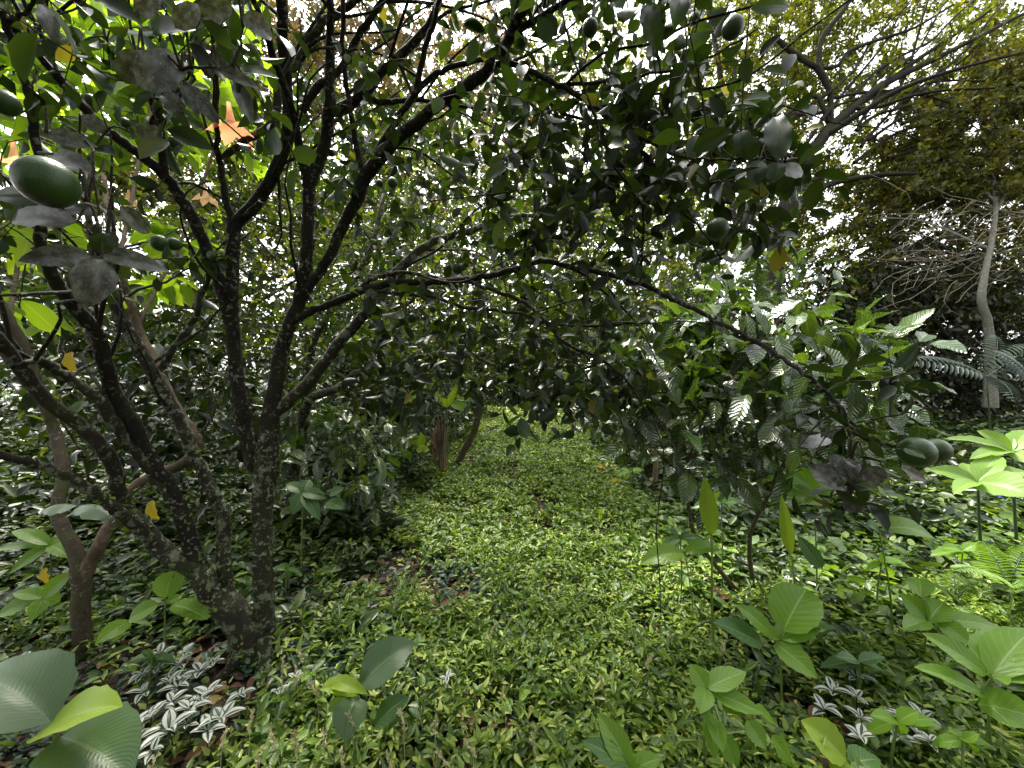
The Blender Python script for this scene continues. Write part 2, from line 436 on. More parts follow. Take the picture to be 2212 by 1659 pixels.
OPEN = [(1.2, 1.72, .28), (2.08, 1.92, .25), (1.8, 1.45, .35), (.71, 1.4, .28), (.4, 1.3, .15), (-1.79, 1.98, .25), (-.6, 1.5, .25), (1.23, 1.4, .2), (-2.6, 2.1, .25), (-3.0, 2.5, .3),
        (-1.6, 2.9, .3), (1.35, 1.6, .2), (1.65, 2.5, .3), (1.25, 2.4, .15), (1.55, 2.1, .15), (2.0, 2.1, .2), (2.9, 2.3, .3), (3.2, 2.8, .3)]
def ground_cover():
    g1, g2, gb = [], [], []
    def keep(x, y):
        # the trodden green path and its ragged borders
        cx = 0.28 + .12 * np.sin(y * .8)
        w = 1.3 + 0.07 * np.minimum(y, 7) - .05 * np.maximum(0, y - 8) + .5 * (vnoise(x, y, .8, 1) - .5) + .35 * (vnoise(x, y, 3.1, 17) - .5)
        inside = np.clip((w - np.abs(x - cx)) / .5 + .5, 0, 1)
        near = np.clip((3.3 - y) / .8, 0, 1) * (x > -1.0)
        base = np.maximum(inside, near)
        bare = .6 * vnoise(x, y, 2.2, 2) + .4 * vnoise(x, y, 6.0, 4)
        tread = np.exp(-((x - cx - .15 * np.sin(y * 2)) / .28) ** 2) * np.clip((y - 2.2) / 1, 0, 1) * np.clip((7 - y) / 2, 0, 1)
        bare = bare - .22 * tread * vnoise(x, y, 4, 31)
        p = (0.18 + 0.82 * base) * np.clip((bare - .27) * 7, .08, 1)
        return R.rand(len(x)) < p
    x, y = sample_ground(30000, .95, 3.3, .8); k = keep(x, y); x, y = x[k], y[k]
    blue = R.rand(len(x)) < np.clip((vnoise(x, y, 2.6, 5) + .3 * np.clip(-x - .1, 0, 1) - .62) * 3, .03, .8)
    g1.append((T_LANCE,) + sprigs(x[~blue], y[~blue], 5, .12 * (.5 + .9 * vnoise(x[~blue], y[~blue], 5, 8)), .048, .020))
    gb.append((T_ROUND,) + sprigs(x[blue], y[blue], 5, .06, .036, .026, .1))
    q = R.rand(len(x)) < .07
    gm = [(T_OVAL,) + sprigs(x[q], y[q], 4, .13, .062, .032, .2)]
    q = R.rand(len(x)) < .03
    gm.append((T_LANCE,) + sprigs(x[q], y[q], 5, .17, .085, .02, .7))
    x, y = sample_ground(30000, 3.2, 6.5, 1, 1.0); k = keep(x, y); x, y = x[k], y[k]
    s = 1 + .12 * (y - 3.2)
    g1.append((T_FAR,) + sprigs(x, y, 5, .12, .050 * s, .023 * s))
    x, y = sample_ground(26000, 6.3, 14, 1.2, .5, 1.0); k = keep(x, y); x, y = x[k], y[k]
    g1.append((T_FAR,) + sprigs(x, y, 4, .10, .085, .04))
    x, y = sample_ground(9000, 14, 32, 1.2, .3, 1.0); k = keep(x, y); x, y = x[k], y[k]
    g1.append((T_FAR,) + sprigs(x, y, 4, .16, .16, .08))
    o = leaves('ground_cover', g1, M['cover'])
    tag(o, 'low bright green creeping ground cover over the middle path', 'ground cover', kind='stuff')
    q = R.rand(len(x)) < .0
    x, y = sample_ground(3000, 3.2, 8, 1, .8); k = keep(x, y); x, y = x[k], y[k]
    gm.append((T_OVAL2,) + sprigs(x, y, 5, .16, .075, .04, .2))
    o = leaves('ground_cover', gm, M['weed_light'])
    tag(o, 'scattered taller weeds standing out of the path cover', 'ground cover', kind='stuff')
    o = leaves('ground_cover', gb, M['cover_blue'])
    tag(o, 'patches of small bluish round leaved creeper among the green path cover', 'ground cover', kind='stuff')
    # thin stalks of the nearest plants
    # darker, taller undergrowth on both sides
    def side(x, y):
        cx = 0.28 + .12 * np.sin(y * .8)
        w = 1.2 + 0.07 * np.minimum(y, 7) - .05 * np.maximum(0, y - 8) + .6 * (vnoise(x, y, .8, 1) - .5) + .5 * (vnoise(x, y, 2.5, 18) - .5)
        s = np.abs(x - cx) > w
        return s & (R.rand(len(x)) < np.where(vnoise(x, y, 1.5, 9) < .28, .35, 1.0))
    gs = []
    x, y = sample_ground(7000, 1.0, 3.6, .8); k = side(x, y) | ((x > .8 + .2 * y) & (y < 2.4)) | ((x < -.45) & (y < 1.8)); x, y = x[k], y[k]
    kk = ~((x < -.9) & (y < 2.3) & (y > 1.5) & (x > -2.4)) | (R.rand(len(x)) < .45); x, y = x[kk], y[kk]
    h = .07 + .12 * R.rand(len(x)); s = .8 + .7 * R.rand(len(x))
    patch = (x < -.8) & (x > -2.2) & (y < 2.2); h = np.where(patch, .05 + .03 * R.rand(len(x)), h); s = np.where(patch, s * .6, s)
    for (ox, oy, orr) in OPEN:
        q = (np.abs(x - ox * y / oy) < orr) & (y < oy + orr * .6) & (y > oy - .55); h = np.where(q, h * .4, h); s = np.where(q, s * .75, s)
    gs.append((T_OVAL,) + sprigs(x, y, 5, h, .075 * s, .034 * s, .15))
    x, y = sample_ground(16000, 3.4, 9, 1, 1.5); k = side(x, y); x, y = x[k], y[k]
    h = .12 + (.2 + .25 * (y > 5.5)) * R.rand(len(x)); s = .9 + .7 * R.rand(len(x))
    gs.append((T_OVAL2,) + sprigs(x, y, 5, h, .10 * s, .05 * s, .15))
    x, y = sample_ground(8000, 9, 26, 1, 1.3); k = side(x, y); x, y = x[k], y[k]
    gs.append((T_FAR,) + sprigs(x, y, 5, .5, .22, .11, .15))
    o = leaves('undergrowth', gs, M['weed'])
    tag(o, 'darker taller leafy undergrowth on both sides of the path', 'undergrowth', kind='stuff')
    gl = []
    x, y = sample_ground(5200, 1.0, 4.2, .8); cc = vnoise(x, y, 2.4, 21)
    k = (x > .85 + .12 * y + .5 * (cc - .5)) & (R.rand(len(x)) < np.clip(cc * 1.5 - .1, .15, 1)); x, y = x[k], y[k]
    h = .10 + .16 * R.rand(len(x)); s = .7 + .9 * R.rand(len(x))
    for (ox, oy, orr) in OPEN:
        q = (np.abs(x - ox * y / oy) < orr) & (y < oy + orr * .6) & (y > oy - .55); h = np.where(q, h * .45, h); s = np.where(q, s * .75, s)
    gl.append((T_ROUND,) + sprigs(x, y, 6, h, .078 * s, .042 * s, .12))
    x, y = sample_ground(3600, 1.7, 6, .9); k = (x < -1.5) & (R.rand(len(x)) < vnoise(x, y, 2, 23)); x, y = x[k], y[k]
    gl.append((T_OVAL,) + sprigs(x, y, 5, .18, .09, .035, .12))
    o = leaves('undergrowth', gl, M['weed_light'])
    tag(o, 'light green broad leaved undergrowth, brightened for the sky gap, mostly right of the path', 'undergrowth', kind='stuff')
    # litter
    x, y = sample_ground(12000, .9, 9, 1); n = len(x)
    az = R.rand(n) * 6.28
    D = np.stack([np.cos(az), np.sin(az), R.randn(n) * .25], -1); N = np.array([0, 0, 1.]) + R.randn(n, 3) * .35
    P = np.stack([x, y, hgt(x, y) + .012 + .02 * R.rand(n)], -1)
    o = leaves('leaf_litter', [(T_OVAL, P, D, N, .05 + .06 * R.rand(n), .03 + .025 * R.rand(n))], M['litter'])
    tag(o, 'reddish brown dead leaves scattered on the dark soil', 'leaf litter', kind='stuff')
ground_cover()

# ------------------------------------------------------------------ tree machinery
def crown(parent, skel, centres, twig_len=.22, nleaf=11, L=.08, ratio=.5, tpl=T_OVAL, mat='citrus', twigmat='twig',
          down=.1, twig_r=.0022, spread=.9, flat=.5, twigs=True, maxlen=9, tilt=0.):
    """grow side branches from the skeleton to each centre, ending in a leafy twig"""
    nodes = np.array(skel, float)
    C = np.array(centres, float)
    d0 = np.array([np.min(((nodes - c) ** 2).sum(1)) for c in C])
    order = np.argsort(d0)
    buf = np.zeros((len(nodes) + 3 * len(C), 3)); buf[:len(nodes)] = nodes; nb = len(nodes)
    lines = []; P, D, N, LL = [], [], [], []
    for ci in order:
        c = C[ci]
        dd = ((buf[:nb] - c) ** 2).sum(1); q = buf[np.argmin(dd)].copy()
        v = c - q; dist = np.linalg.norm(v)
        mid = q + v * .5 + R.randn(3) * .10 * dist + np.array([0, 0, .08 * dist])
        out = nrm(v / max(dist, 1e-6) * .6 + R.randn(3) * .5 + np.array([0, 0, -down]))
        e = c + out * twig_len
        m2 = c + out * twig_len * .5 + R.randn(3) * .02
        path = catmull([q, mid, c, m2, e], 2)
        r = np.linspace(twig_r * (1 + min(1.5, dist) * 1.6), twig_r * .5, len(path))
        if dist < maxlen: lines.append((path, r))
        buf[nb] = mid; buf[nb + 1] = c; buf[nb + 2] = m2; nb += 3
        k = max(3, int(nleaf * (.7 + .6 * R.rand())))
        t = np.linspace(-.5, 1, k) + R.rand(k) * .05
        base = np.where(t[:, None] < 0, c + (mid - c) * (-t[:, None]) * min(1, 1.2 * twig_len / max(dist * .5, .01)), c + (e - c) * t[:, None])
        a = nrm(np.cross(out, R.randn(3))); b = np.cross(out, a)
        ph = np.arange(k) * 2.4 + R.rand() * 6
        rad = np.cos(ph)[:, None] * a + np.sin(ph)[:, None] * b
        dirs = nrm(out * .45 + rad * spread + R.randn(k, 3) * .2 + np.array([0, 0, -down]))
        P.append(base); D.append(dirs)
        N.append(np.array([0, tilt, flat]) + R.randn(k, 3) * .55)
        LL.append(L * (.65 + .6 * R.rand(k)))
    P = np.concatenate(P); D = np.concatenate(D); N = np.concatenate(N); LL = np.concatenate(LL)
    if twigs: tubes('twigs', lines, M[twigmat], parent, 4)
    leaves('foliage', [(tpl, P, D, N, LL, LL * ratio * (.85 + .3 * R.rand(len(LL))))], M[mat], parent)

def pts_of(lines):
    return np.concatenate([catmull(p, 3) for p, r in lines])

def region(specs):
    out = []
    for x0, y0, x1, y1, Y0, Y1, n in specs:
        px = x0 + (x1 - x0) * R.rand(n); py = y0 + (y1 - y0) * R.rand(n); Y = Y0 + (Y1 - Y0) * R.rand(n)
        out.append(np.stack([(px - 1106) / 830 * Y, Y, CAMZ - (py - 829.5) / 830 * Y], -1))
    return np.concatenate(out)

def stemline(spec, k=5):
    pts = np.array([PX(a, b, c) for a, b, c, w in spec]); rad = np.array([.5 * w * c / 830 * math.cos(math.atan(abs(a - 1106) / 830)) ** .8 for a, b, c, w in spec])
    pp = catmull(pts, k)
    t = np.linspace(0, len(spec) - 1, len(pp)); rr = np.interp(t, np.arange(len(spec)), rad)
    jit = R.randn(*pp.shape) * .0025; jit[0] = jit[-1] = 0
    return pp + jit, rr

def fruit(parent, c, r, stretch=1.0, axis=(0, 0, 1)):
    nu, nv = 20, 12
    V = [(0, 0, 1)]
    for i in range(1, nv):
        th = math.pi * i / nv
        for j in range(nu):
            a = 2 * math.pi * j / nu
            V.append((math.sin(th) * math.cos(a), math.sin(th) * math.sin(a), math.cos(th) * stretch - .04 * (math.cos(th) > .9)))
    V.append((0, 0, -stretch * 1.06))
    F = []
    for j in range(nu): F.append((0, 1 + j, 1 + (j + 1) % nu))
    for i in range(nv - 2):
        for j in range(nu):
            a = 1 + i * nu + j; b = 1 + i * nu + (j + 1) % nu
            F.append((a, a + nu, b + nu, b))
    l = 1 + (nv - 2) * nu
    for j in range(nu): F.append((l + j, len(V) - 1, l + (j + 1) % nu))
    q = Vector(axis).to_track_quat('Z', 'Y').to_matrix()
    V = np.array(V) @ np.array(q).T * r + np.asarray(c)
    return mesh_np('fruit', V, [i for f in F for i in f], [len(f) for f in F], M['fruit'], parent)

def big_leaf(parent, base, tip, W, mat, arch=.12, up=(0, 0, 1), fold=.25, wave=.02, shape='ovate', rows=11, name='leaf', twist=0.):
    """one large leaf from base to tip, arched along 'up', with a folded and slightly wavy blade"""
    base = np.asarray(base, float); tip = np.asarray(tip, float); up = nrm(np.asarray(up, float))
    L = np.linalg.norm(tip - base)
    t = np.linspace(0, 1, rows)
    ctrl = (base + tip) / 2 + up * arch * L * 2
    c = ((1 - t) ** 2)[:, None] * base + (2 * t * (1 - t))[:, None] * ctrl + (t ** 2)[:, None] * tip
    tan = nrm(np.gradient(c, axis=0))
    if shape == 'ovate': w = np.sin(np.pi * np.clip(t, 0, 1) ** .8) ** .85
    elif shape == 'lance': w = np.sin(np.pi * t ** .9) ** 1.1
    elif shape == 'round': w = np.sin(np.pi * t) ** .5
    elif shape == 'heart': w = np.minimum(1, (t * 6) ** .6) * (1 - t ** 2.2) ** .9
    else: w = np.sin(np.pi * t ** .65)
    w = np.maximum(w, .02) * W / 2 * (1 + .05 * np.sin(t * 31 + R.rand() * 6))
    s = nrm(np.cross(up, tan)); ang = twist * t
    nn = np.cross(tan, s)
    s = s * np.cos(ang)[:, None] + nn * np.sin(ang)[:, None]; nn = np.cross(tan, s)
    k = 5
    V = []; uv = []
    for j in range(-k + 1, k):
        f = j / (k - 1)
        z = fold * abs(f) * w + wave * L * np.sin(t * 17 + (2 if f > 0 else 0)) * abs(f) ** 2 * .6
        V.append(c + s * (f * w)[:, None] + nn * z[:, None]); uv.append(np.stack([t, .5 + .5 * f * np.ones_like(t)], -1))
    V = np.array(V); uv = np.array(uv); m = 2 * k - 1
    i = np.arange(m - 1)[:, None]; j = np.arange(rows - 1)[None, :]
    q = np.stack([i * rows + j, (i + 1) * rows + j, (i + 1) * rows + j + 1, i * rows + j + 1], -1).reshape(-1, 4)
    return mesh_np(name, V.reshape(-1, 3), q.ravel(), np.full(len(q), 4), M[mat] if isinstance(mat, str) else mat, parent, uv.reshape(-1, 2)[q.ravel()])

def toward_cam(p, w=.6):
    return nrm(nrm(np.array([0, 0, CAMZ]) - p) * w + np.array([0, 0, 1.]) * (1 - w))

# ------------------------------------------------------------------ main citrus tree
base = GR(560, 2.08)
CT = thing('citrus_tree', base, 'large dark many stemmed citrus tree with green fruit whose long branches arch over the path', 'tree')
Z = 2.08
trunkspec = [[(572, 1480, Z, 95), (574, 1430, Z, 70), (572, 1380, Z, 52), (570, 1300, Z, 46), (568, 1200, Z, 44), (568, 1106, 2.1, 46), (576, 1000, 2.1, 52), (582, 930, 2.12, 44), (588, 870, 2.125, 34), (593, 838, 2.13, 20)],
             [(560, 1480, 2.05, 80), (545, 1400, 2.05, 76), (510, 1330, 2.04, 70), (470, 1290, 2.02, 60), (433, 1240, 2.0, 52)]]
S = {
 'G': [(582, 950, 2.12, 44), (585, 896, 2.12, 40), (597, 820, 2.14, 34), (612, 740, 2.16, 32), (648, 640, 2.15, 29), (662, 553, 2.13, 28), (667, 433, 2.1, 27), (672, 385, 2.08, 30), (700, 317, 2.05, 26), (710, 240, 2.0, 26), (714, 100, 1.9, 18), (713, 0, 1.8, 16), (715, -150, 1.7, 13)],
 'gb': [(668, 410, 2.09, 20), (653, 333, 2.02, 17), (630, 233, 1.9, 17), (593, 133, 1.75, 17), (578, 77, 1.65, 15), (548, 0, 1.5, 14), (510, -90, 1.4, 12)],
 'gc': [(652, 240, 1.95, 18), (683, 190, 1.95, 18), (735, 150, 1.95, 16), (772, 83, 1.9, 15), (825, 5, 1.8, 14), (870, -60, 1.7, 11)],
 'gd': [(707, 240, 2.0, 26), (745, 232, 2.0, 26), (787, 200, 1.98, 22), (837, 143, 1.93, 19), (903, 83, 1.88, 17), (943, 17, 1.8, 15), (960, -60, 1.7, 12)],
 'gd2': [(780, 208, 1.98, 15), (830, 222, 1.97, 13), (880, 218, 1.95, 10), (960, 225, 1.93, 8), (1060, 240, 1.9, 6)],
 'g2': [(646, 650, 2.15, 22), (687, 592, 2.14, 22), (717, 540, 2.12, 23), (745, 480, 2.1, 25), (772, 430, 2.07, 27), (790, 378, 2.04, 30), (853, 305, 1.97, 27), (910, 257, 1.9, 26), (963, 215, 1.83, 25), (1037, 167, 1.75, 26), (1087, 110, 1.67, 24), (1113, 50, 1.6, 22), (1143, 0, 1.5, 19), (1190, -90, 1.4, 15)],
 'gf': [(788, 380, 2.04, 16), (770, 317, 2.0, 13), (757, 233, 1.93, 12), (744, 150, 1.87, 11), (741, 0, 1.75, 10), (735, -100, 1.7, 8)],
 'gg': [(795, 365, 2.03, 13), (830, 300, 1.98, 13), (870, 240, 1.93, 14), (897, 200, 1.9, 14), (917, 107, 1.8, 12), (937, 50, 1.74, 11), (955, -30, 1.65, 10)],
 'gh': [(893, 205, 1.9, 14), (935, 165, 1.86, 12), (970, 148, 1.83, 11), (1037, 128, 1.78, 10), (1070, 132, 1.73, 12), (1120, 143, 1.68, 12), (1187, 173, 1.62, 12), (1270, 217, 1.56, 12), (1325, 265, 1.52, 10), (1385, 325, 1.5, 8), (1450, 400, 1.45, 5)],
 'gi': [(1095, 90, 1.65, 14), (1160, 40, 1.55, 13), (1230, 0, 1.48, 12), (1330, -40, 1.4, 10)],
 'gj': [(1210, 185, 1.6, 8), (1330, 172, 1.5, 7), (1450, 150, 1.4, 6), (1560, 110, 1.35, 5), (1640, 60, 1.3, 4)],
 'gk': [(1120, 145, 1.68, 8), (1210, 240, 1.66, 7), (1300, 262, 1.6, 6), (1430, 255, 1.5, 5), (1530, 235, 1.45, 4)],
 'gl': [(1320, 262, 1.52, 7), (1450, 330, 1.4, 7), (1560, 345, 1.2, 6), (1640, 342, 1.1, 5), (1715, 348, 1.05, 4)],
 'gm': [(1385, 325, 1.5, 6), (1450, 430, 1.45, 6), (1520, 500, 1.4, 5), (1560, 560, 1.38, 4)],
 'h': [(578, 905, 2.12, 32), (633, 860, 2.15, 29), (683, 806, 2.2, 27), (737, 735, 2.25, 25), (787, 680, 2.3, 24), (827, 626, 2.35, 22), (870, 573, 2.4, 20), (937, 522, 2.5, 18), (1037, 493, 2.6, 14), (1110, 467, 2.7, 10), (1200, 470, 2.8, 7)],
 'i': [(632, 695, 2.15, 18), (667, 674, 2.13, 17), (737, 648, 2.1, 17), (787, 625, 2.08, 17), (870, 610, 2.05, 15), (937, 610, 2.02, 14), (1000, 604, 1.98, 14), (1053, 596, 1.95, 13), (1120, 580, 1.88, 13), (1170, 563, 1.8, 13), (1215, 572, 1.75, 12), (1270, 583, 1.7, 12), (1353, 603, 1.57, 11), (1420, 630, 1.46, 11), (1475, 656, 1.36, 11), (1542, 690, 1.25, 10), (1608, 723, 1.15, 10), (1665, 756, 1.05, 10), (1725, 800, .97, 10), (1765, 832, .93, 10), (1808, 870, .9, 10), (1842, 913, .87, 9), (1868, 944, .85, 9), (1910, 960, .83, 8), (1946, 966, .82, 8)],
 'i2': [(760, 640, 2.09, 8), (800, 605, 2.08, 10), (837, 593, 2.06, 10), (887, 590, 2.05, 9), (937, 600, 2.03, 8), (985, 606, 2.0, 8)],
 'k': [(1000, 606, 1.98, 9), (1070, 630, 1.9, 8), (1137, 656, 1.84, 9), (1184, 700, 1.8, 9), (1220, 740, 1.78, 8), (1304, 780, 1.72, 7), (1370, 840, 1.68, 5)],
 'l': [(788, 622, 2.08, 8), (847, 633, 2.05, 8), (937, 643, 2.0, 8), (1004, 663, 1.95, 8), (1070, 670, 1.9, 7), (1137, 682, 1.85, 7), (1184, 700, 1.8, 7), (1304, 703, 1.72, 6), (1404, 696, 1.66, 5)],
 'i3': [(1842, 913, .87, 6), (1880, 905, .87, 6), (1950, 895, .86, 5), (2010, 880, .86, 4)],
 'i4': [(1808, 870, .9, 7), (1838, 950, .9, 7), (1846, 1010, .9, 6), (1835, 1080, .9, 6), (1815, 1130, .9, 4)],
 'F': [(575, 1000, 2.1, 36), (556, 1010, 2.1, 40), (543, 975, 2.1, 36), (531, 940, 2.1, 34), (520, 880, 2.1, 33), (511, 800, 2.1, 32), (502, 710, 2.1, 32), (501, 640, 2.1, 30), (504, 553, 2.1, 29), (508, 485, 2.1, 32), (550, 443, 2.1, 30), (587, 383, 2.08, 28), (610, 327, 2.05, 29), (622, 283, 2.02, 27), (621, 200, 1.95, 26), (612, 100, 1.85, 26), (607, 0, 1.75, 25), (603, -120, 1.65, 20)],
 'Fa': [(500, 700, 2.1, 30), (478, 622, 2.07, 29), (452, 553, 2.0, 29), (430, 500, 1.95, 29), (393, 430, 1.87, 30), (353, 377, 1.8, 29), (295, 328, 1.72, 26), (233, 283, 1.65, 26), (177, 227, 1.57, 26), (127, 167, 1.5, 27), (77, 110, 1.43, 28), (30, 60, 1.36, 26), (-40, -20, 1.3, 22)],
 'Fa2': [(358, 385, 1.8, 20), (347, 290, 1.75, 18), (333, 233, 1.7, 16), (312, 190, 1.62, 13), (290, 110, 1.55, 10)],
 'F2': [(505, 490, 2.1, 18), (492, 450, 2.08, 17), (477, 367, 2.05, 16), (470, 317, 2.0, 13), (467, 200, 1.9, 12), (460, 100, 1.8, 10), (448, -20, 1.7, 8)],
 'F4': [(480, 342, 2.03, 16), (533, 300, 2.05, 17), (587, 270, 2.05, 18), (600, 220, 2.04, 20), (604, 165, 2.02, 20), (640, 138, 2.0, 20), (683, 67, 1.95, 19), (727, 30, 1.9, 17), (800, -20, 1.8, 14)],
 'A': [(433, 1240, 2.0, 50), (345, 1180, 1.95, 44), (290, 1120, 1.9, 40), (263, 1085, 1.87, 38), (250, 1026, 1.83, 36), (227, 973, 1.78, 36), (167, 913, 1.7, 37), (110, 873, 1.62, 38), (53, 806, 1.55, 40), (0, 740, 1.45, 40), (-60, 670, 1.35, 34)],
 'B': [(392, 1110, 1.96, 28), (340, 1040, 1.9, 27), (300, 980, 1.84, 26), (283, 966, 1.82, 26), (253, 925, 1.77, 27), (213, 866, 1.7, 28), (150, 818, 1.64, 27), (97, 782, 1.58, 22), (57, 784, 1.52, 18), (20, 790, 1.48, 12)],
 'C': [(500, 1320, 2.04, 44), (433, 1235, 2.01, 42), (392, 1110, 1.97, 38), (360, 1046, 1.93, 38), (320, 986, 1.88, 38), (287, 916, 1.82, 38), (247, 846, 1.76, 37), (227, 786, 1.7, 36), (211, 722, 1.63, 37), (177, 680, 1.56, 38), (133, 626, 1.48, 36), (100, 565, 1.4, 32), (86, 480, 1.34, 27), (88, 400, 1.3, 24), (77, 300, 1.26, 24), (67, 217, 1.22, 23), (40, 133, 1.18, 22), (12, 50, 1.14, 20), (-10, -30, 1.1, 16)],
 'D': [(520, 1340, 2.05, 34), (487, 1250, 2.06, 32), (480, 1106, 2.08, 30), (467, 1073, 2.08, 30), (423, 993, 2.06, 30), (397, 930, 2.04, 31), (367, 870, 2.02, 31), (333, 813, 2.0, 31), (300, 753, 1.97, 31), (263, 686, 1.94, 31), (235, 620, 1.9, 28), (215, 560, 1.86, 22), (190, 470, 1.8, 16), (180, 380, 1.75, 12)],
 'D2': [(343, 800, 2.0, 17), (380, 746, 2.02, 17), (413, 700, 2.05, 16), (427, 673, 2.06, 12), (447, 613, 2.08, 10), (485, 553, 2.1, 8), (540, 500, 2.2, 6)],
 'E': [(345, 1180, 1.95, 30), (270, 1115, 1.8, 30), (233, 1086, 1.73, 29), (187, 1053, 1.66, 28), (133, 1024, 1.6, 27), (67, 1001, 1.52, 27), (0, 980, 1.45, 26), (-60, 965, 1.38, 22)],
 'n1': [(95, 450, 1.32, 9), (190, 440, 1.0, 8), (235, 470, .8, 8), (225, 530, .66, 7), (213, 552, .62, 5)],
 'n2': [(82, 330, 1.27, 9), (160, 340, .95, 8), (185, 400, .72, 8), (165, 425, .64, 7), (150, 420, .62, 5)],
 'n3': [(347, 290, 1.75, 7), (385, 205, 1.2, 8), (420, 165, .9, 8), (400, 150, .78, 8), (500, 140, .82, 7), (525, 60, .82, 5)],
 'n4': [(420, 165, .9, 7), (330, 130, .8, 7), (298, 100, .8, 5)], 'n5': [(40, 133, 1.18, 8), (95, 30, .85, 6), (110, -10, .8, 5)], 'n6': [(185, 400, .72, 6), (205, 370, .74, 5), (180, 300, .78, 5), (100, 288, .75, 4)],
 'u1': [(55, 80, 1.4, 10), (100, 50, 1.35, 9), (167, 0, 1.3, 9), (215, 45, 1.3, 8), (232, 88, 1.3, 7)],
 'u2': [(20, 50, 1.15, 12), (45, 38, 1.12, 12), (62, 18, 1.1, 11), (80, -30, 1.05, 10)],
}
mossy = {'h', 'A', 'B', 'E', 'D', 'D2', 'F4', 'i2'}
tl = [stemline(s) for s in trunkspec]
for a_ in (0.3, 1.4, 2.3, 3.4, 4.3, 5.5):
    d_ = np.array([math.cos(a_), math.sin(a_), 0]); b_ = base + np.array([0, 0, .12])
    p_ = [b_ + d_ * .03, b_ + d_ * .11 + np.array([0, 0, -.07]), b_ + d_ * .2 + np.array([0, 0, -.125]), b_ + d_ * .36 + np.array([0, 0, -.16])]
    tl.append((catmull(p_, 4), np.linspace(.05, .012, 13)))
tubes('trunk', tl, M['bark_moss'], CT, 14, .09)
allsk = []
for nme, spec in S.items():
    ln = stemline(spec); allsk.append(ln)
    tubes('branch', [ln], M['bark_moss'] if nme in mossy else M['bark'], CT, 10, .05)
side = []
for nme, ln in zip(S, list(allsk)):
    if nme in ('E', 'n1', 'n2', 'n3', 'n4', 'n5', 'n6'): continue
    p_, r_ = ln
    for q_ in range(max(1, int(len(p_) / 9))):
        i_ = R.randint(len(p_) // 3, len(p_) - 1)
        if p_[i_][2] < 1.3 or p_[i_][1] < 1.45: continue
        tg = nrm(p_[min(i_ + 1, len(p_) - 1)] - p_[i_ - 1]); d_ = nrm(tg * .8 + R.randn(3) * .6 + np.array([0, 0, .25]))
        pts_ = [p_[i_]]; st = .10 + .08 * R.rand()
        for j_ in range(6):
            pts_.append(pts_[-1] + d_ * st); d_ = nrm(d_ + R.randn(3) * .22)
        side.append((catmull(pts_, 2), np.linspace(min(.009, r_[i_] * .6), .002, 13)))
tubes('twigs', side, M['bark'], CT, 6, .08)
allp = np.concatenate([p for p, r in allsk])
skp = pts_of([(p[::2], r) for p, r in allsk if len(p) > 2])
skp = skp[(skp[:, 2] > .7)]
cent = region([
 (-60, -80, 520, 260, 1.1, 1.9, 38), (150, -60, 560, 200, .8, 1.1, 13), (-40, 230, 470, 600, 1.5, 2.4, 30),
 (540, -60, 1000, 300, 1.7, 2.7, 46), (1050, -80, 1560, 420, 1.15, 1.9, 105), (1150, 200, 1680, 560, 1.35, 2.2, 125),
 (700, 280, 1200, 600, 2.0, 3.0, 95), (760, 580, 1400, 860, 1.8, 2.5, 105), (1250, 540, 1400, 700, 1.45, 1.9, 8),
 (1530, 280, 1740, 430, 1.0, 1.2, 6), (1090, 780, 1390, 890, 1.6, 2.0, 20), (800, 800, 900, 900, 2.0, 2.4, 8)])
up_c = np.stack([R.uniform(-3.2, .4, 320), R.uniform(-.8, 1.9, 320), np.zeros(320)], -1)  # overhead leaf clusters added out of frame to shade the foreground
up_c[:, 2] = 2.0 + np.maximum(up_c[:, 1], .5) * 1.05 + R.rand(320) * .9
cent = np.concatenate([cent, up_c])
crown(CT, skp, cent, .2, 9, .078, .54, T_OVAL, 'citrus', down=.25)
# leafy twig ends hanging to the right, close to the camera
cent2 = region([(1760, 800, 2060, 940, .82, .92, 7), (1790, 960, 1880, 1120, .85, .92, 6)])
sk2 = pts_of([(p, r) for p, r in (stemline(S['i']), stemline(S['i3']), stemline(S['i4']))]); sk2 = sk2[sk2[:, 1] < 1.0]
crown(CT, sk2, cent2, .07, 6, .055, .5, T_OVAL, 'citrus', down=.1, twig_r=.0018, flat=.9)
PP = np.concatenate([p for p, r in tl] + [p for p, r in allsk]); RR = np.concatenate([r for p, r in tl] + [r for p, r in allsk])
ok = (PP[:, 2] < 1.25) & (PP[:, 2] > .05) & (RR > .02); PP = PP[ok]; RR = RR[ok]
ii = R.choice(len(PP), 800, p=(1.35 - PP[:, 2]) / (1.35 - PP[:, 2]).sum()); v = nrm(R.randn(800, 3) * np.array([1, 1, .3]))
Pe = PP[ii] + v * RR[ii][:, None] * 1.0 + R.randn(800, 3) * np.array([.005, .005, .03])
leaves('climbing_leaves', [(T_OVAL, Pe, nrm(v + R.randn(800, 3) * .6 + np.array([0, 0, .3])), R.randn(800, 3) * .5 + v, .014 + .024 * R.rand(800), .008 + .010 * R.rand(800))], M['weed_light'], CT)
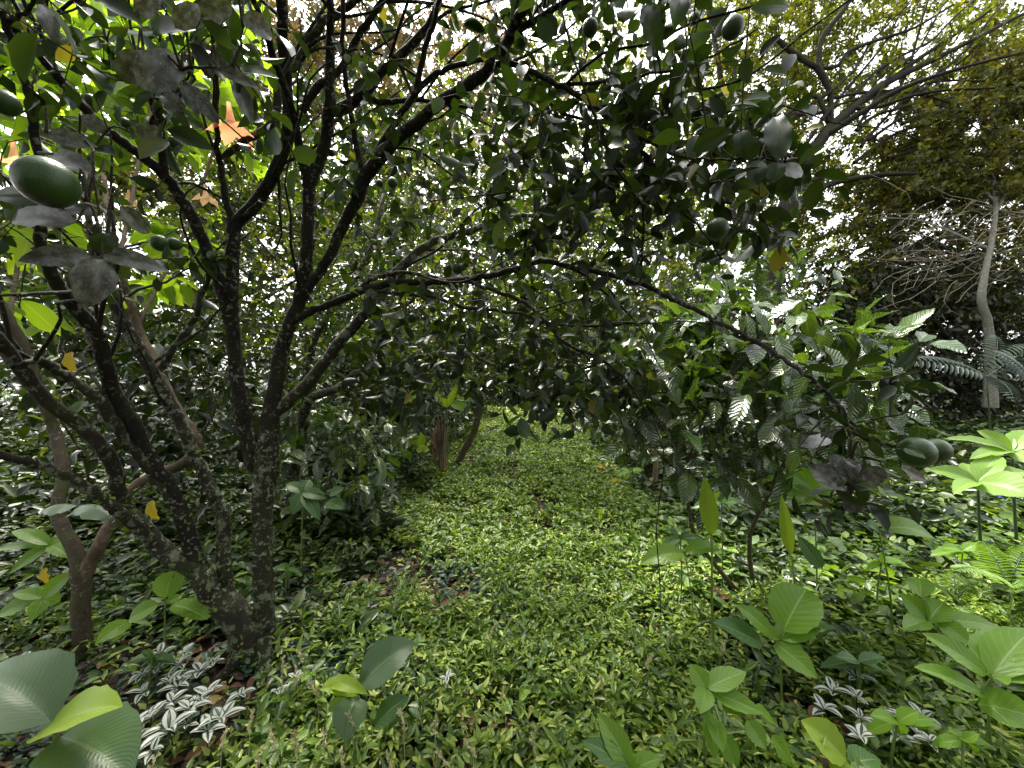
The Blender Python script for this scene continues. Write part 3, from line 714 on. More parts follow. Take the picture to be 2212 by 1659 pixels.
for px, py, Y, dpx in [(848, 395, 2.3, 22), (907, 787, 2.3, 22), (890, 687, 2.2, 22), (1039, 678, 2.2, 20), (1068, 722, 2.0, 22), (1043, 765, 2.1, 16),
                       (1311, 725, 1.8, 21), (1335, 726, 1.8, 23), (1284, 884, 1.75, 24), (850, 883, 2.2, 16), (935, 668, 2.3, 16),
                       (1275, 60, 1.4, 34), (1583, 60, 1.0, 44), (1419, 362, 1.5, 30), (1550, 495, 1.3, 46), (716, 330, 2.1, 16),
                       (820, 396, 2.3, 16), (345, 525, 1.7, 34), (376, 527, 1.75, 27), (377, 308, 1.75, 23), (197, 217, 1.5, 24), (988, 580, 2.2, 24), (10, 222, 1.0, 50),
                       (1605, 330, 1.3, 20), (270, 265, 1.6, 20), (1130, 250, 1.7, 20), (1500, 40, 1.3, 24)]:
    fruit(CT, PX(px, py, Y), dpx / 2 * Y / 830, 1.02, (R.randn() * .3, R.randn() * .3, 1))
f = fruit(CT, PX(102, 394, .60), .037, 1.0, (.9, .1, -.35)); f['label'] = 'large green fruit nearest the camera at the left edge'
f = fruit(CT, PX(1980, 977, .80), .031, 1.1, (.8, .3, -.2)); f['label'] = 'glossy green fruit in front of its pair at the end of the long branch'
f = fruit(CT, PX(2022, 973, .85), .026, 1.1, (.8, .3, -.2)); f['label'] = 'glossy green fruit behind its pair at the end of the long branch'
nl = []
def near(bx, by, tx, ty, w, Y, dY=0, mat='citrus_near', up=None, arch=.08):
    b = PX(bx, by, Y); t = PX(tx, ty, Y + dY)
    big_leaf(CT, b, t, w * Y / 830, mat, arch * R.uniform(.3, 2.2), toward_cam(b, .8) if up is None else up, R.uniform(.1, .5), R.uniform(.02, .07), 'round' if R.rand() < .5 else 'ovate', 9, twist=R.randn() * .35)
    nl.append(b)
for a in [(165, 482, 27, 478, 60, .62, .05), (200, 552, 38, 564, 42, .62, -.04), (208, 545, 368, 588, 42, .62, .06), (222, 560, 180, 668, 70, .60, .0),
          (258, 445, 322, 505, 36, .8, .05), (215, 462, 105, 448, 26, .7, .05), (250, 500, 205, 570, 34, .66, .04), (300, 190, 402, 128, 74, .75, .05),
          (298, 110, 270, 180, 50, .78, .03), (400, 175, 428, 255, 32, .8, .0), (395, 178, 474, 268, 33, .78, .02), (508, 175, 545, 270, 32, .85, 0),
          (430, 95, 482, 158, 44, .85, .05), (525, 35, 588, 82, 46, .8, .04), (470, 150, 562, 192, 26, .8, .05), (100, 290, 212, 318, 38, .75, .04), (200, 378, 118, 330, 44, .72, .02),
          (95, 10, 118, 95, 34, .8, 0), (380, 60, 430, 10, 40, .7, 0), (500, 10, 440, 40, 44, .75, .02), (300, 30, 350, -10, 46, .7, 0), (350, 205, 395, 240, 36, .8, 0),
          (290, 290, 352, 285, 26, .9, .04), (175, 250, 235, 290, 36, .85, .03)]:
    near(*a)
for a in [(210, 545, 240, 505, 38, .61, 0), (165, 440, -20, 425, 60, .7, 0), (1690, 345, 1672, 252, 50, 1.0, .05), (1610, 340, 1598, 285, 38, 1.0, 0), (1625, 345, 1610, 300, 42, 1.02, 0),
          (1640, 348, 1620, 415, 40, 1.0, 0), (1680, 350, 1665, 395, 38, 1.0, 0), (1685, 365, 1735, 375, 32, 1.0, .05), (1470, -5, 1455, 65, 42, 1.0, 0),
          (1620, 20, 1705, 15, 30, 1.0, .04), (1395, 10, 1420, 110, 44, 1.1, 0)]:
    near(*a, mat='citrus')
for a in [(1745, 1005, 1830, 1060, 44, .85, 0), (1870, 1010, 1905, 1045, 44, .86, 0), (1830, 990, 1842, 1050, 44, .88, 0), (1725, 965, 1795, 950, 30, .9, .05),
          (1945, 1010, 2005, 1040, 24, .85, .04), (1820, 985, 1800, 1010, 34, .9, 0), (1830, 1070, 1850, 1110, 34, .9, 0), (1810, 1060, 1790, 1000, 26, .9, 0)]:
    near(*a, mat='citrus_near')
nlp = [(b, allp[np.argmin(((allp - b) ** 2).sum(1))]) for b in nl]
tubes('twigs', [(catmull([b, (b + q) / 2 + np.array([0, 0, .05]), q], 5), np.linspace(.0014, .003, 11)) for b, q in nlp], M['twig'], CT, 5)
# + (1 if b[0] > 0 else -1) * 1500, 300, 1.4) - b) * .0 + np.array([.02, .05, .03]), b + np.array([.03, .12, .02])], 3), np.linspace(.0015, .0025, 7)) for b in nl], M['twig'], CT, 5)

# ------------------------------------------------------------------ second citrus just behind, its mossy limbs showing right of the trunk
def mixtree(name, base, lines, cents, label, cat='tree', bark='bark_moss', group=None, **kw):
    t = thing(name, base, label, cat, group)
    tubes('trunk', lines, M[bark], t, 8, .06)
    sk = pts_of([(p[::2] if len(p) > 5 else p, r) for p, r in lines])
    crown(t, sk, cents, **kw)
    return t
b2 = GR(622, 3.9)
s2 = [[(622, 1150, 3.9, 24), (632, 1040, 3.85, 22), (650, 955, 3.7, 22), (665, 870, 3.5, 21), (700, 850, 3.4, 19), (737, 836, 3.3, 18), (770, 806, 3.2, 17), (837, 797, 3.1, 14), (887, 802, 3.0, 13), (915, 790, 3.0, 12), (940, 765, 3.0, 10), (1000, 750, 3.0, 7)],
      [(660, 890, 3.55, 16), (663, 803, 3.5, 16), (680, 736, 3.5, 15), (705, 686, 3.5, 15), (742, 640, 3.5, 14), (772, 590, 3.5, 13), (805, 530, 3.5, 12), (830, 420, 3.6, 9)],
      [(837, 797, 3.1, 9), (904, 770, 3.0, 8), (970, 760, 2.9, 8), (1020, 763, 2.8, 8), (1054, 783, 2.7, 7), (1104, 803, 2.6, 7), (1160, 848, 2.5, 6)],
      [(700, 690, 3.5, 10), (640, 600, 3.7, 9), (560, 520, 3.9, 7), (500, 400, 4.0, 6)]]
mixtree('citrus_tree', b2, [stemline(s, 4) for s in s2],
        region([(450, 200, 1150, 760, 3.2, 4.6, 430), (640, 600, 1200, 830, 2.8, 3.8, 110)]),
        'smaller citrus tree with mossy crooked limbs just behind the main stems', twig_len=.25, nleaf=10, L=.075, ratio=.52, tpl=T_OVAL2, mat='citrus_mid', down=.1)

# ------------------------------------------------------------------ generic trees and shrubs
def ell(c, r, n, lo=.0):
    v = nrm(R.randn(n, 3)); q = (lo + (1 - lo) * R.rand(n)) ** (1 / 3)
    return np.array(c) + v * q[:, None] * np.array(r)

def rand_tree(name, x, y, c, r, ncl, label, cat='tree', stems=1, tr=.06, bark='bark_brown', group=None, lo=.15, nb=6, zmin=None, **kw):
    base = np.array([x, y, float(hgt(x, y))]); c = np.array(c, float); r = np.array(r, float)
    lines = []
    for s in range(stems):
        top = c + r * np.array([R.randn() * .25, R.randn() * .25, .2])
        p = [base + np.array([R.randn() * .04 * s, R.randn() * .04 * s, -.05])]
        for t in (.3, .6, .85): p.append(base + (top - base) * t + R.randn(3) * .05 * np.linalg.norm(top - base) * np.array([1, 1, .2]))
        p.append(top)
        lines.append((catmull(p, 3), np.linspace(tr, tr * .35, 13)))
        main = lines[-1][0]
        for k in range(nb):
            q = main[R.randint(5, 12)]
            e = ell(c, r * .85, 1, .5)[0]
            m = (q + e) / 2 + R.randn(3) * .08 * np.linalg.norm(e - q) + np.array([0, 0, .06 * np.linalg.norm(e - q)])
            lines.append((catmull([q, m, e], 4), np.linspace(tr * .45, tr * .12, 9)))
    ce = ell(c, r, ncl, lo)
    if zmin is not None: ce = ce[ce[:, 2] > zmin]
    return mixtree(name, base, lines, ce, label, cat, bark, group, **kw)

CK = dict(L=.075, ratio=.52, tpl=T_OVAL2, mat='citrus_mid', twig_len=.25, nleaf=13, down=.1)
rand_tree('citrus_tree', -1.0, 6.6, (-.5, 6.4, 3.3), (2.6, 1.3, 1.6), 850, 'round leaved citrus tree standing left of the path beyond the mossy limbs', zmin=1.35, **CK)
rand_tree('citrus_tree', 2.4, 6.0, (1.6, 5.6, 3.0), (1.9, 1.2, 1.5), 700, 'citrus tree leaning over the path from the right behind the coffee bushes', zmin=1.4, **CK)
rand_tree('citrus_tree', -3.4, 5.4, (-3.3, 5.2, 3.0), (1.9, 1.2, 1.7), 560, 'leafy citrus tree at left behind the angel trumpet', zmin=1.2, **CK)
CF = dict(L=.16, ratio=.42, tpl=T_COFFEE, mat='coffee', twig_len=.22, nleaf=8, down=.15, flat=1.8, spread=1.0, cat='shrub', bark='bark_brown', tr=.016, nb=5, twig_r=.002)
def coffee(x, y, c, r, n, label, **k):
    kk = dict(CF); kk.update(k)
    return rand_tree('coffee_bush', x, y, c, r, n, label, group='coffee bushes along the path', **kk)
coffee(1.62, 2.62, (1.42, 2.4, 1.50), (.92, .5, .62), 125, 'glossy leaved coffee bush on the right with a thin bare stem above the seedlings', L=.175, ratio=.48, tilt=-.35, lo=0., zmin=.85, stems=2)
coffee(2.9, 4.6, (2.6, 4.3, 2.35), (1.0, .7, .8), 60, 'tall coffee bush on the right behind the glossy front one')
coffee(-1.75, 4.0, (-1.75, 3.7, .85), (.75, .6, .5), 55, 'low dark coffee bush to the right of the citrus trunk')
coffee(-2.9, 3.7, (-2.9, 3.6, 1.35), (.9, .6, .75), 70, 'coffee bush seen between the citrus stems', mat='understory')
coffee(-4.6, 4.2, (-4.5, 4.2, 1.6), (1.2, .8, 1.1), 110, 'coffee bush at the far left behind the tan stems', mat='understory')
coffee(-2.2, 6.0, (-2.2, 5.8, 1.3), (1.1, .8, .9), 100, 'coffee bush left of the path behind the low dark one')
coffee(-1.9, 9.0, (-1.9, 9.0, 1.6), (1.2, 1.0, 1.2), 110, 'coffee bush farther down the left side of the path', nleaf=10)
coffee(2.6, 7.2, (2.6, 7.2, 1.5), (1.0, .9, 1.1), 100, 'coffee bush on the right side of the path beyond the tall one')
coffee(3.2, 10.5, (3.2, 10.5, 1.8), (1.5, 1.1, 1.3), 110, 'farthest coffee bush on the right of the path', nleaf=10)
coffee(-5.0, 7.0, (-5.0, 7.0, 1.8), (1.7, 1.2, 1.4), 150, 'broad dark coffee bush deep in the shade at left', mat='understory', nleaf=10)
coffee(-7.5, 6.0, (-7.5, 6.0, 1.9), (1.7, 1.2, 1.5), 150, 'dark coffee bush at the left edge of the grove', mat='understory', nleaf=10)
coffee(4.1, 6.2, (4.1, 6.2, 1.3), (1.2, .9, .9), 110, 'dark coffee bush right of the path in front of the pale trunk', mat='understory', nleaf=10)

# backdrop shrubs and trees
BK = dict(L=.22, ratio=.55, tpl=T_FAR, twig_len=.6, nleaf=44, down=.1, twig_r=.006, spread=1.0, bark='bark_far', tr=.09)
def back(x, y, c, r, n, label, cat='tree', group='trees closing in the far grove', name='broadleaf_tree', **k):
    kk = dict(BK); kk.update(k)
    return rand_tree(name, x, y, c, r, n, label, cat, group=group, **kk)
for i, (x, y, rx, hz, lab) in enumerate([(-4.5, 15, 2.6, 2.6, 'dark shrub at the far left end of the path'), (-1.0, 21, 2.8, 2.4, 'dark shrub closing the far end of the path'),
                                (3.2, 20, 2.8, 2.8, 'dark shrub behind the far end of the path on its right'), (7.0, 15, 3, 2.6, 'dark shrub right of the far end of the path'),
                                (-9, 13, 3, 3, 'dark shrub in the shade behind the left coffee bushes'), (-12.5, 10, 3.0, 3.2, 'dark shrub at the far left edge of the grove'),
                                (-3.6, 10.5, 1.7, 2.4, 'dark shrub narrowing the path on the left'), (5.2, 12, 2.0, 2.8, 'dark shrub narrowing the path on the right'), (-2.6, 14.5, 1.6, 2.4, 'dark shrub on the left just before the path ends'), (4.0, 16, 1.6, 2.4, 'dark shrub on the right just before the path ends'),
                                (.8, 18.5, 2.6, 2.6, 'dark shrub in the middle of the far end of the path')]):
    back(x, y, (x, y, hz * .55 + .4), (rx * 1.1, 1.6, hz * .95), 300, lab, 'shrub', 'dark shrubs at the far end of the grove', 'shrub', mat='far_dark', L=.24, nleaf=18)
for x, y, c, r, n, lab in [(-3.5, -1.5, (-2.6, -1.6, 4.2), (3.2, 2.2, 1.3), 320, 'unseen citrus tree added for shade behind the camera on the left'), (3.5, -2.2, (2.6, -2.2, 4.3), (3.4, 2.4, 1.4), 300, 'unseen citrus tree added for shade behind the camera on the right'),
                           (-6.0, 1.5, (-5.2, 1.2, 4.2), (2.6, 2.4, 1.5), 320, 'unseen citrus tree added for shade beside the camera beyond the left edge'), (0.3, -4.2, (.3, -3.8, 2.4), (6.5, 1.3, 2.9), 1100, 'unseen citrus tree added to block light from behind the camera')]:
    rand_tree('citrus_tree', x, y, c, r, n, lab, L=.15, ratio=.55, tpl=T_FAR, mat='citrus', twig_len=.4, nleaf=24, down=.1, twig_r=.004, twigs=False)  # out of view, added to cut the light from behind the camera
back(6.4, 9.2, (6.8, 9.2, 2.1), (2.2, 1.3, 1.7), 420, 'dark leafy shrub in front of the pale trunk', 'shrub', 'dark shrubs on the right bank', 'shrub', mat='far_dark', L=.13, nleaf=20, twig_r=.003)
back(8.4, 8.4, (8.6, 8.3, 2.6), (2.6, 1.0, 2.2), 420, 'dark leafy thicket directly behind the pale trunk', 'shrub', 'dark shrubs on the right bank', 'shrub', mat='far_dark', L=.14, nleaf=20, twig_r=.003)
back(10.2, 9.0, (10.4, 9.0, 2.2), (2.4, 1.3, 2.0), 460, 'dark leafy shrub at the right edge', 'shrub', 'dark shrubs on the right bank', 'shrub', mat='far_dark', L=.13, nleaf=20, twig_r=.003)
back(-6, 17, (-6, 17, 7.0), (4.0, 2.2, 3.6), 330, 'tall broadleaf tree far behind the citrus stems', mat='far')
back(0.5, 24, (0.5, 24, 7.0), (4.5, 2.2, 4.2), 330, 'tall tree above the far end of the path', mat='far')
back(-12, 12, (-12, 12, 5.5), (4.0, 2.2, 4.0), 330, 'broad tree far behind the left coffee bushes', mat='far')
back(6, 18, (5.5, 18, 7.5), (4.0, 2.2, 4.0), 330, 'yellowish tree far behind the leaning citrus', mat='far_yellow')
back(-7, 11, (-6.0, 11, 8.5), (4.0, 2.0, 4.2), 480, 'tall olive tree high behind the left citrus limbs', mat='far_olive', L=.17, nleaf=30)
back(1.5, 15, (.6, 14.5, 11.0), (5.5, 2.4, 4.5), 520, 'tall yellow green tree high above the middle of the path', mat='far_yellow', L=.18, nleaf=30)
back(-3.0, 12.5, (-3.5, 11.5, 9.0), (5.2, 2.4, 4.4), 800, 'tall thin tree with brownish leaves against the sky', mat='far_brown', L=.14, nleaf=26, twig_r=.004)

# ------------------------------------------------------------------ spreading shade tree on the right
def bigtree():
    Y = 8.0
    sp = [[(1640, 960, Y, 40), (1650, 800, Y, 36), (1668, 600, Y, 30), (1690, 470, Y, 24), (1722, 383, Y, 20), (1728, 366, Y, 18), (1775, 300, Y, 20), (1795, 275, Y, 17), (1842, 233, Y, 15), (1908, 183, Y, 13), (2008, 133, Y, 10), (2108, 83, Y, 8), (2230, 20, Y, 6)],
          [(1795, 273, Y, 9), (1792, 200, Y, 9), (1768, 150, Y, 11), (1752, 140, Y, 9), (1700, 105, Y, 9), (1688, 93, Y, 8), (1672, 87, Y, 7), (1640, 130, Y, 4)],
          [(1768, 147, Y, 9), (1775, 83, Y, 9), (1808, 40, Y, 9), (1835, 0, Y, 8), (1860, -60, Y, 6)],
          [(1768, 147, Y, 7), (1808, 143, Y, 6), (1835, 110, Y, 6), (1908, 83, Y, 6), (1975, 60, Y, 5), (2060, 10, Y, 4)],
          [(1795, 275, Y, 7), (1765, 210, Y, 7), (1740, 220, Y, 7), (1710, 240, Y, 7), (1690, 260, Y, 6), (1670, 320, Y, 4)],
          [(1700, 460, Y, 18), (1742, 423, Y, 12), (1808, 393, Y, 10), (1900, 378, Y - .3, 8), (1980, 375, Y - .5, 6)],
          [(1780, 295, Y, 12), (1850, 250, Y - .3, 10), (1950, 190, Y - .6, 8), (2100, 140, Y - 1, 6), (2230, 110, Y - 1.2, 5)],
          [(1785, 285, Y, 10), (1870, 215, Y + .3, 9), (1960, 145, Y + .5, 8), (2100, 50, Y + .8, 6), (2200, -20, Y + 1, 5)],
          [(1842, 233, Y, 8), (1900, 230, Y - .2, 6), (2000, 200, Y - .4, 5), (2150, 190, Y - .8, 4)],
          [(1740, 340, Y, 8), (1690, 330, Y, 7), (1640, 290, Y, 6), (1600, 220, Y, 5), (1580, 120, Y, 4)],
          [(1720, 400, Y, 8), (1780, 385, Y + .3, 6), (1850, 390, Y + .5, 5), (1930, 350, Y + .5, 4)],
          [(1660, 650, Y, 22), (1600, 500, Y + .5, 16), (1560, 350, Y + .8, 12), (1560, 200, Y + .8, 9), (1540, 60, Y + .8, 7), (1530, -60, Y + .8, 5)]]
    cents = np.concatenate([region([(1480, -60, 1760, 330, 8.2, 10.5, 560), (1700, -60, 1860, 230, 8.3, 10.5, 230), (1600, 330, 1740, 560, 8.4, 10, 150), (1760, 230, 1900, 330, 8, 10, 36),
                     (1860, -60, 2260, 60, 8.3, 10.5, 200), (1880, 60, 2080, 250, 8, 10.5, 130), (2080, 50, 2260, 200, 8.4, 10.5, 130), (1740, 330, 1860, 420, 8.5, 10, 50), (1680, 400, 1960, 640, 8.6, 10, 260)])])
    sp = [[(a, b, c, w * 1.5) for a, b, c, w in q] for q in sp]
    for k in range(16):
        a = (1700 + R.rand() * 260, 400 - R.rand() * 200); an = math.radians(20 + 45 * R.rand()); p = [(a[0], a[1], Y, 9)]; st = 45 + 30 * R.rand()
        for j in range(6):
            an += R.randn() * .22; p.append((p[-1][0] + st * math.cos(an), p[-1][1] - st * math.sin(an), Y + R.randn() * .05, 8 - j))
        sp.append(p)
    return mixtree('shade_tree', GR(1640, Y), [stemline(s, 4) for s in sp], cents, 'spreading shade tree with yellow green leaves and crooked dark limbs against the white sky',
            bark='bark_far', twig_len=.4, nleaf=22, L=.12, ratio=.5, tpl=T_FAR, mat='far_yellow', twigmat='bark_far', down=0, twig_r=.007, flat=.6)
bigtree()
def paletree():
    Y = 6.5
    sp = [[(2140, 880, Y, 36), (2138, 793, Y, 25), (2135, 703, Y, 23), (2120, 650, Y, 20), (2125, 600, Y + .1, 18), (2137, 545, Y + .4, 15), (2150, 440, Y + 1.3, 12), (2130, 300, Y + 2.2, 9), (2100, 180, Y + 3, 7)],
          [(2150, 440, Y + 1.3, 8), (2060, 330, Y + 2, 7), (1980, 280, Y + 2.4, 5)], [(2145, 470, Y + 1.1, 9), (2210, 350, Y + 1.8, 7), (2260, 250, Y + 2.2, 5)],
          [(2140, 540, Y + .5, 8), (2000, 480, Y + 1.2, 6), (1900, 470, Y + 1.4, 5)]]
    cents = region([(1950, 200, 2260, 420, 7.4, 10, 520), (1830, 380, 2260, 700, 7.8, 10, 700), (1880, 300, 2100, 440, 8, 10, 220), (2100, 100, 2260, 240, 7.5, 9, 130)])
    t = mixtree('pale_trunk_tree', GR(2138, Y), [stemline(s, 4) for s in sp], cents, 'dense olive green tree with a pale lichened trunk at the right edge', bark='bark_pale',
            twig_len=.35, nleaf=20, L=.125, ratio=.55, tpl=T_FAR, mat='far_olive', twigmat='bark_far', down=.1, twig_r=.005)
    ls = []
    for k in range(90):
        a = PX(1960 + R.rand() * 260, 430 + R.rand() * 180, 6.6 + R.rand() * .6)
        d = nrm(np.array([-.9 - R.rand() * .4, -.1, -.25 + R.randn() * .35])); n = 5
        p = [a]
        for j in range(n):
            d = nrm(d + R.randn(3) * .22); p.append(p[-1] + d * (.10 + .16 * R.rand()))
        ls.append((np.array(p), np.linspace(.006, .002, n + 1)))
    tubes('dry_twigs', ls, M['twig_pale'], t, 4)
paletree()

# ------------------------------------------------------------------ angel's trumpet at left: tan stems, big lime leaves, peach flowers
def brug():
    t = thing('angel_trumpet_shrub', GR(178, 2.1), "angel's trumpet shrub with tan stems, big lime leaves and hanging peach flowers", 'shrub')
    s = [[(180, 1480, 2.1, 60), (180, 1430, 2.1, 47), (177, 1340, 2.1, 43), (176, 1250, 2.12, 44), (165, 1195, 2.14, 38), (140, 1150, 2.16, 34), (124, 1100, 2.2, 32), (138, 1020, 2.3, 32), (118, 936, 2.4, 30), (100, 886, 2.4, 27), (67, 786, 2.4, 27), (20, 686, 2.4, 27), (-10, 640, 2.4, 25), (-60, 570, 2.4, 22)]]
    s2_ = [[(177, 1250, 2.12, 38), (217, 1173, 2.15, 34), (247, 1118, 2.2, 28), (283, 1058, 2.25, 27), (333, 1026, 2.3, 26), (400, 998, 2.35, 26), (425, 960, 2.35, 28), (410, 925, 2.35, 26), (388, 890, 2.4, 23), (340, 800, 2.45, 23), (300, 713, 2.5, 22), (283, 653, 2.5, 21), (253, 570, 2.5, 20), (235, 480, 2.6, 15), (225, 380, 2.8, 11)],
          [(253, 570, 2.5, 12), (275, 480, 2.7, 10), (300, 350, 3.0, 8), (330, 200, 3.3, 6)], [(20, 686, 2.4, 14), (40, 560, 2.7, 11), (60, 400, 3.0, 9), (120, 200, 3.3, 7)],
          [(300, 700, 2.5, 9), (400, 500, 3.0, 8), (470, 300, 3.3, 6)]]
    tubes('trunk', [stemline(q) for q in s], M['bark_brown'], t, 12, .05)
    l2 = [stemline(q) for q in s2_]
    tubes('branch', l2, M['bark_pink'], t, 10, .05)
    sk = pts_of([(p[::2], r) for p, r in l2])
    crown(t, sk, region([(-60, -60, 560, 330, 3.2, 4.6, 200), (-60, 440, 120, 680, 2.6, 3.4, 10), (380, 100, 600, 330, 3.0, 3.8, 14), (300, 480, 480, 640, 3.4, 4.2, 10)]), .12, 5, .27, .46, T_COFFEE, 'bright', down=.35, twig_r=.004, flat=.7)
    def flower(px, py, Y, h, mats, tilt=(0, 0), label=None):
        c = PX(px, py, Y); n = 20; rows = 9; V = []
        for i in range(rows + 1):
            u = i / rows
            r = (.014 + .05 * u ** 1.8 + (.055 * max(0, u - .72) / .28)) * h / .25
            for j in range(n):
                a = 2 * math.pi * j / n
                fl = (1 + .28 * math.cos(5 * a) * max(0, u - .6) / .4); dz = (-u * h + (.03 * max(0, u - .85) / .15 * (1 - math.cos(5 * a)))) 
                V.append((c[0] + r * fl * math.cos(a) + tilt[0] * u * h, c[1] + r * fl * math.sin(a) + tilt[1] * u * h, c[2] + dz))
        q = [(i * n + j, i * n + (j + 1) % n, (i + 1) * n + (j + 1) % n, (i + 1) * n + j) for i in range(rows) for j in range(n)]
        k = int(len(q) * .55)
        o = mesh_np('flower', V, [x for f_ in q for x in f_], [4] * len(q), M[mats[0]], t, [(0.3, .5)] * (4 * len(q)))
        o.data.materials.append(M[mats[1]])
        for f_ in o.data.polygons[k:]: f_.material_index = 1
        if label: o['label'] = label
    flower(494, 222, 2.0, .185, ('petal_pale', 'petal'), (.12, 0), 'peach trumpet flower hanging beside the grey leaves')
    flower(442, 398, 3.0, .15, ('petal_pale', 'petal_pale'), (.1, 0), 'wide pale orange flower among the citrus leaves')
    flower(28, 305, 2.2, .16, ('petal_pale', 'petal_pale'), (.1, 0), 'pale flower above the big green fruit')
    flower(278, 410, 2.9, .12, ('petal_pale', 'petal_pale'), (-.1, 0))
    big_leaf(t, PX(168, 1092, 1.9), PX(92, 1102, 1.85), 60 * 1.9 / 830, 'canna', .15, (0, 0, 1), -.5, .04, 'round')
    big_leaf(t, PX(172, 1094, 1.9), PX(252, 1122, 1.85), 60 * 1.9 / 830, 'canna', .15, (0, 0, 1), -.5, .04, 'round')
brug()

# ------------------------------------------------------------------ broad leaved seedlings, canna leaves and other single plants
def plant(name, px, Y, centre, lvs, label, cat='plant', group=None, mat='seedling', stemw=.006, stem='stem', up=.55, arch=.08):
    """centre: (px,py); lvs: (tipx, tipy, dY, width_px[, material[, basex, basey]])"""
    g = GR(px, Y); t = thing(name, g, label, cat, group)
    c = PX(centre[0], centre[1], Y)
    p = catmull([g - np.array([0, 0, .02]), (g + c) / 2 + R.randn(3) * .012, c], 5)
    tubes('stem', [(p, np.linspace(stemw, stemw * .6, len(p)))], M[stem], t, 7)
    for l in lvs:
        m = l[4] if len(l) > 4 and l[4] else mat
        b = PX(l[5], l[6], Y) if len(l) > 5 else c
        tip = PX(l[0], l[1], Y + l[2])
        if len(l) > 5:
            tubes('leaf_stalk', [(catmull([c, (c + b) / 2 + np.array([0, 0, .01]), b], 3), np.linspace(.003, .002, 7))], M['stem'], t, 5)
        sh = l[7] if len(l) > 7 else 'ovate'
        big_leaf(t, b, tip, 1.15 * l[3] * Y / 830, m, arch * (.7 + .6 * R.rand()), toward_cam(b, up), .3, .012, sh, 12, twist=R.randn() * .15)
    return t
plant('broadleaf_seedling', 1690, 1.72, (1684, 1380), [(1742, 1272, .08, 84, None, 1692, 1364, 'round'), (1590, 1306, .02, 36, None, 1672, 1376), (1540, 1344, .0, 48, 'seedling_dark', 1648, 1392),
      (1768, 1358, .0, 36), (1766, 1466, -.12, 46, None, 1674, 1390), (1790, 1350, .15, 60, 'seedling_dark', 1730, 1345), (1680, 1345, .02, 18, 'seedling_pale'), (1640, 1368, 0, 14, None)],
      'light green seedling with a big upright round leaf in the right foreground', group='broad leaved seedlings')
plant('broadleaf_seedling', 2012, 1.92, (2005, 1342), [(1945, 1282, .05, 40), (2040, 1300, .08, 50), (2165, 1357, 0, 34, None, 2030, 1340), (2103, 1396, -.1, 36, None, 2025, 1342), (1960, 1318, .05, 24), (1985, 1248, .2, 40, None, 1990, 1290), (1950, 1360, -.1, 34)],
      'light green seedling right of and behind the round leaved one', group='broad leaved seedlings')
plant('broadleaf_seedling', 2155, 1.45, (2142, 1462), [(1992, 1368, .05, 46, None, 2132, 1458), (1974, 1441, .0, 44, None, 2128, 1502), (2230, 1360, .1, 70), (2150, 1362, .15, 64), (2260, 1440, .0, 50), (2176, 1480, -.1, 30), (2260, 1560, -.1, 60, None, 2110, 1520), (2100, 1400, .15, 46)],
      'large lush seedling with long pointed leaves at the right edge', group='broad leaved seedlings')
plant('broadleaf_seedling', 1530, 1.40, (1526, 1488), [(1490, 1434, .05, 36), (1612, 1452, .05, 42, 'seedling_pale'), (1650, 1542, -.05, 36, None, 1535, 1495), (1512, 1542, -.08, 34), (1545, 1640, -.06, 30, None, 1530, 1535), (1562, 1625, -.1, 30, None, 1540, 1550),
      (1592, 1665, -.05, 34, None, 1560, 1580), (1655, 1620, -.05, 36, None, 1612, 1555), (1712, 1655, 0, 34, None, 1665, 1590), (1600, 1540, -.05, 26, None, 1560, 1520), (1680, 1570, .05, 30, None, 1630, 1530)],
      'bright green seedling with drooping stacked leaves at bottom centre right', group='broad leaved seedlings', arch=.05)
plant('broadleaf_seedling', 1372, 1.3, (1364, 1664), [(1290, 1540, .06, 50), (1430, 1638, .0, 36), (1258, 1600, 0, 40, 'seedling_dark'), (1400, 1690, -.05, 26), (1330, 1700, -.05, 30)],
      'light green seedling with a tall oval leaf at the bottom edge', group='broad leaved seedlings')
plant('broadleaf_seedling', 2128, 2.8, (2112, 1042), [(2005, 1015, .1, 34), (2160, 985, .15, 40), (2225, 1020, 0, 36), (2060, 1068, -.2, 30), (2160, 1060, -.1, 26), (2080, 1000, .2, 32), (2240, 1075, -.3, 60, 'seedling_pale')],
      'pale green leafy plant on a dark stem at the right edge', mat='seedling_pale', group='tall pale seedlings', stem='stem_dark', stemw=.012)
plant('broadleaf_seedling', 2200, 3.1, (2186, 975), [(2040, 948, .0, 28), (2110, 930, .1, 30), (2225, 930, .1, 36), (2095, 992, -.2, 28), (2240, 985, 0, 26), (2150, 940, .2, 26), (2235, 1005, -.2, 26)],
      'pale green leafy plant behind the dark stemmed one at the right edge', mat='seedling_pale', group='tall pale seedlings', stem='stem_dark', stemw=.012)
plant('broadleaf_seedling', 1765, 2.5, (1757, 1062), [(1655, 1030, .05, 30), (1720, 1008, .1, 40), (1788, 1092, -.1, 40, 'seedling_pale', 1690, 1062), (1800, 1035, .1, 34), (1710, 1095, -.1, 26), (1830, 1070, 0, 26)],
      'seedling with a drooping pale leaf below the hanging fruit', group='broad leaved seedlings')
plant('broadleaf_seedling', 357, 1.98, (357, 1304), [(372, 1234, .05, 46, None, 358, 1290, 'round'), (395, 1286, .05, 18), (278, 1340, -.05, 36, None, 342, 1306, 'round'), (448, 1338, -.05, 36, None, 372, 1306, 'round'), (205, 1392, -.15, 32, None, 282, 1342)],
      'seedling with five oval leaves between the left stump and the citrus trunk', group='broad leaved seedlings')
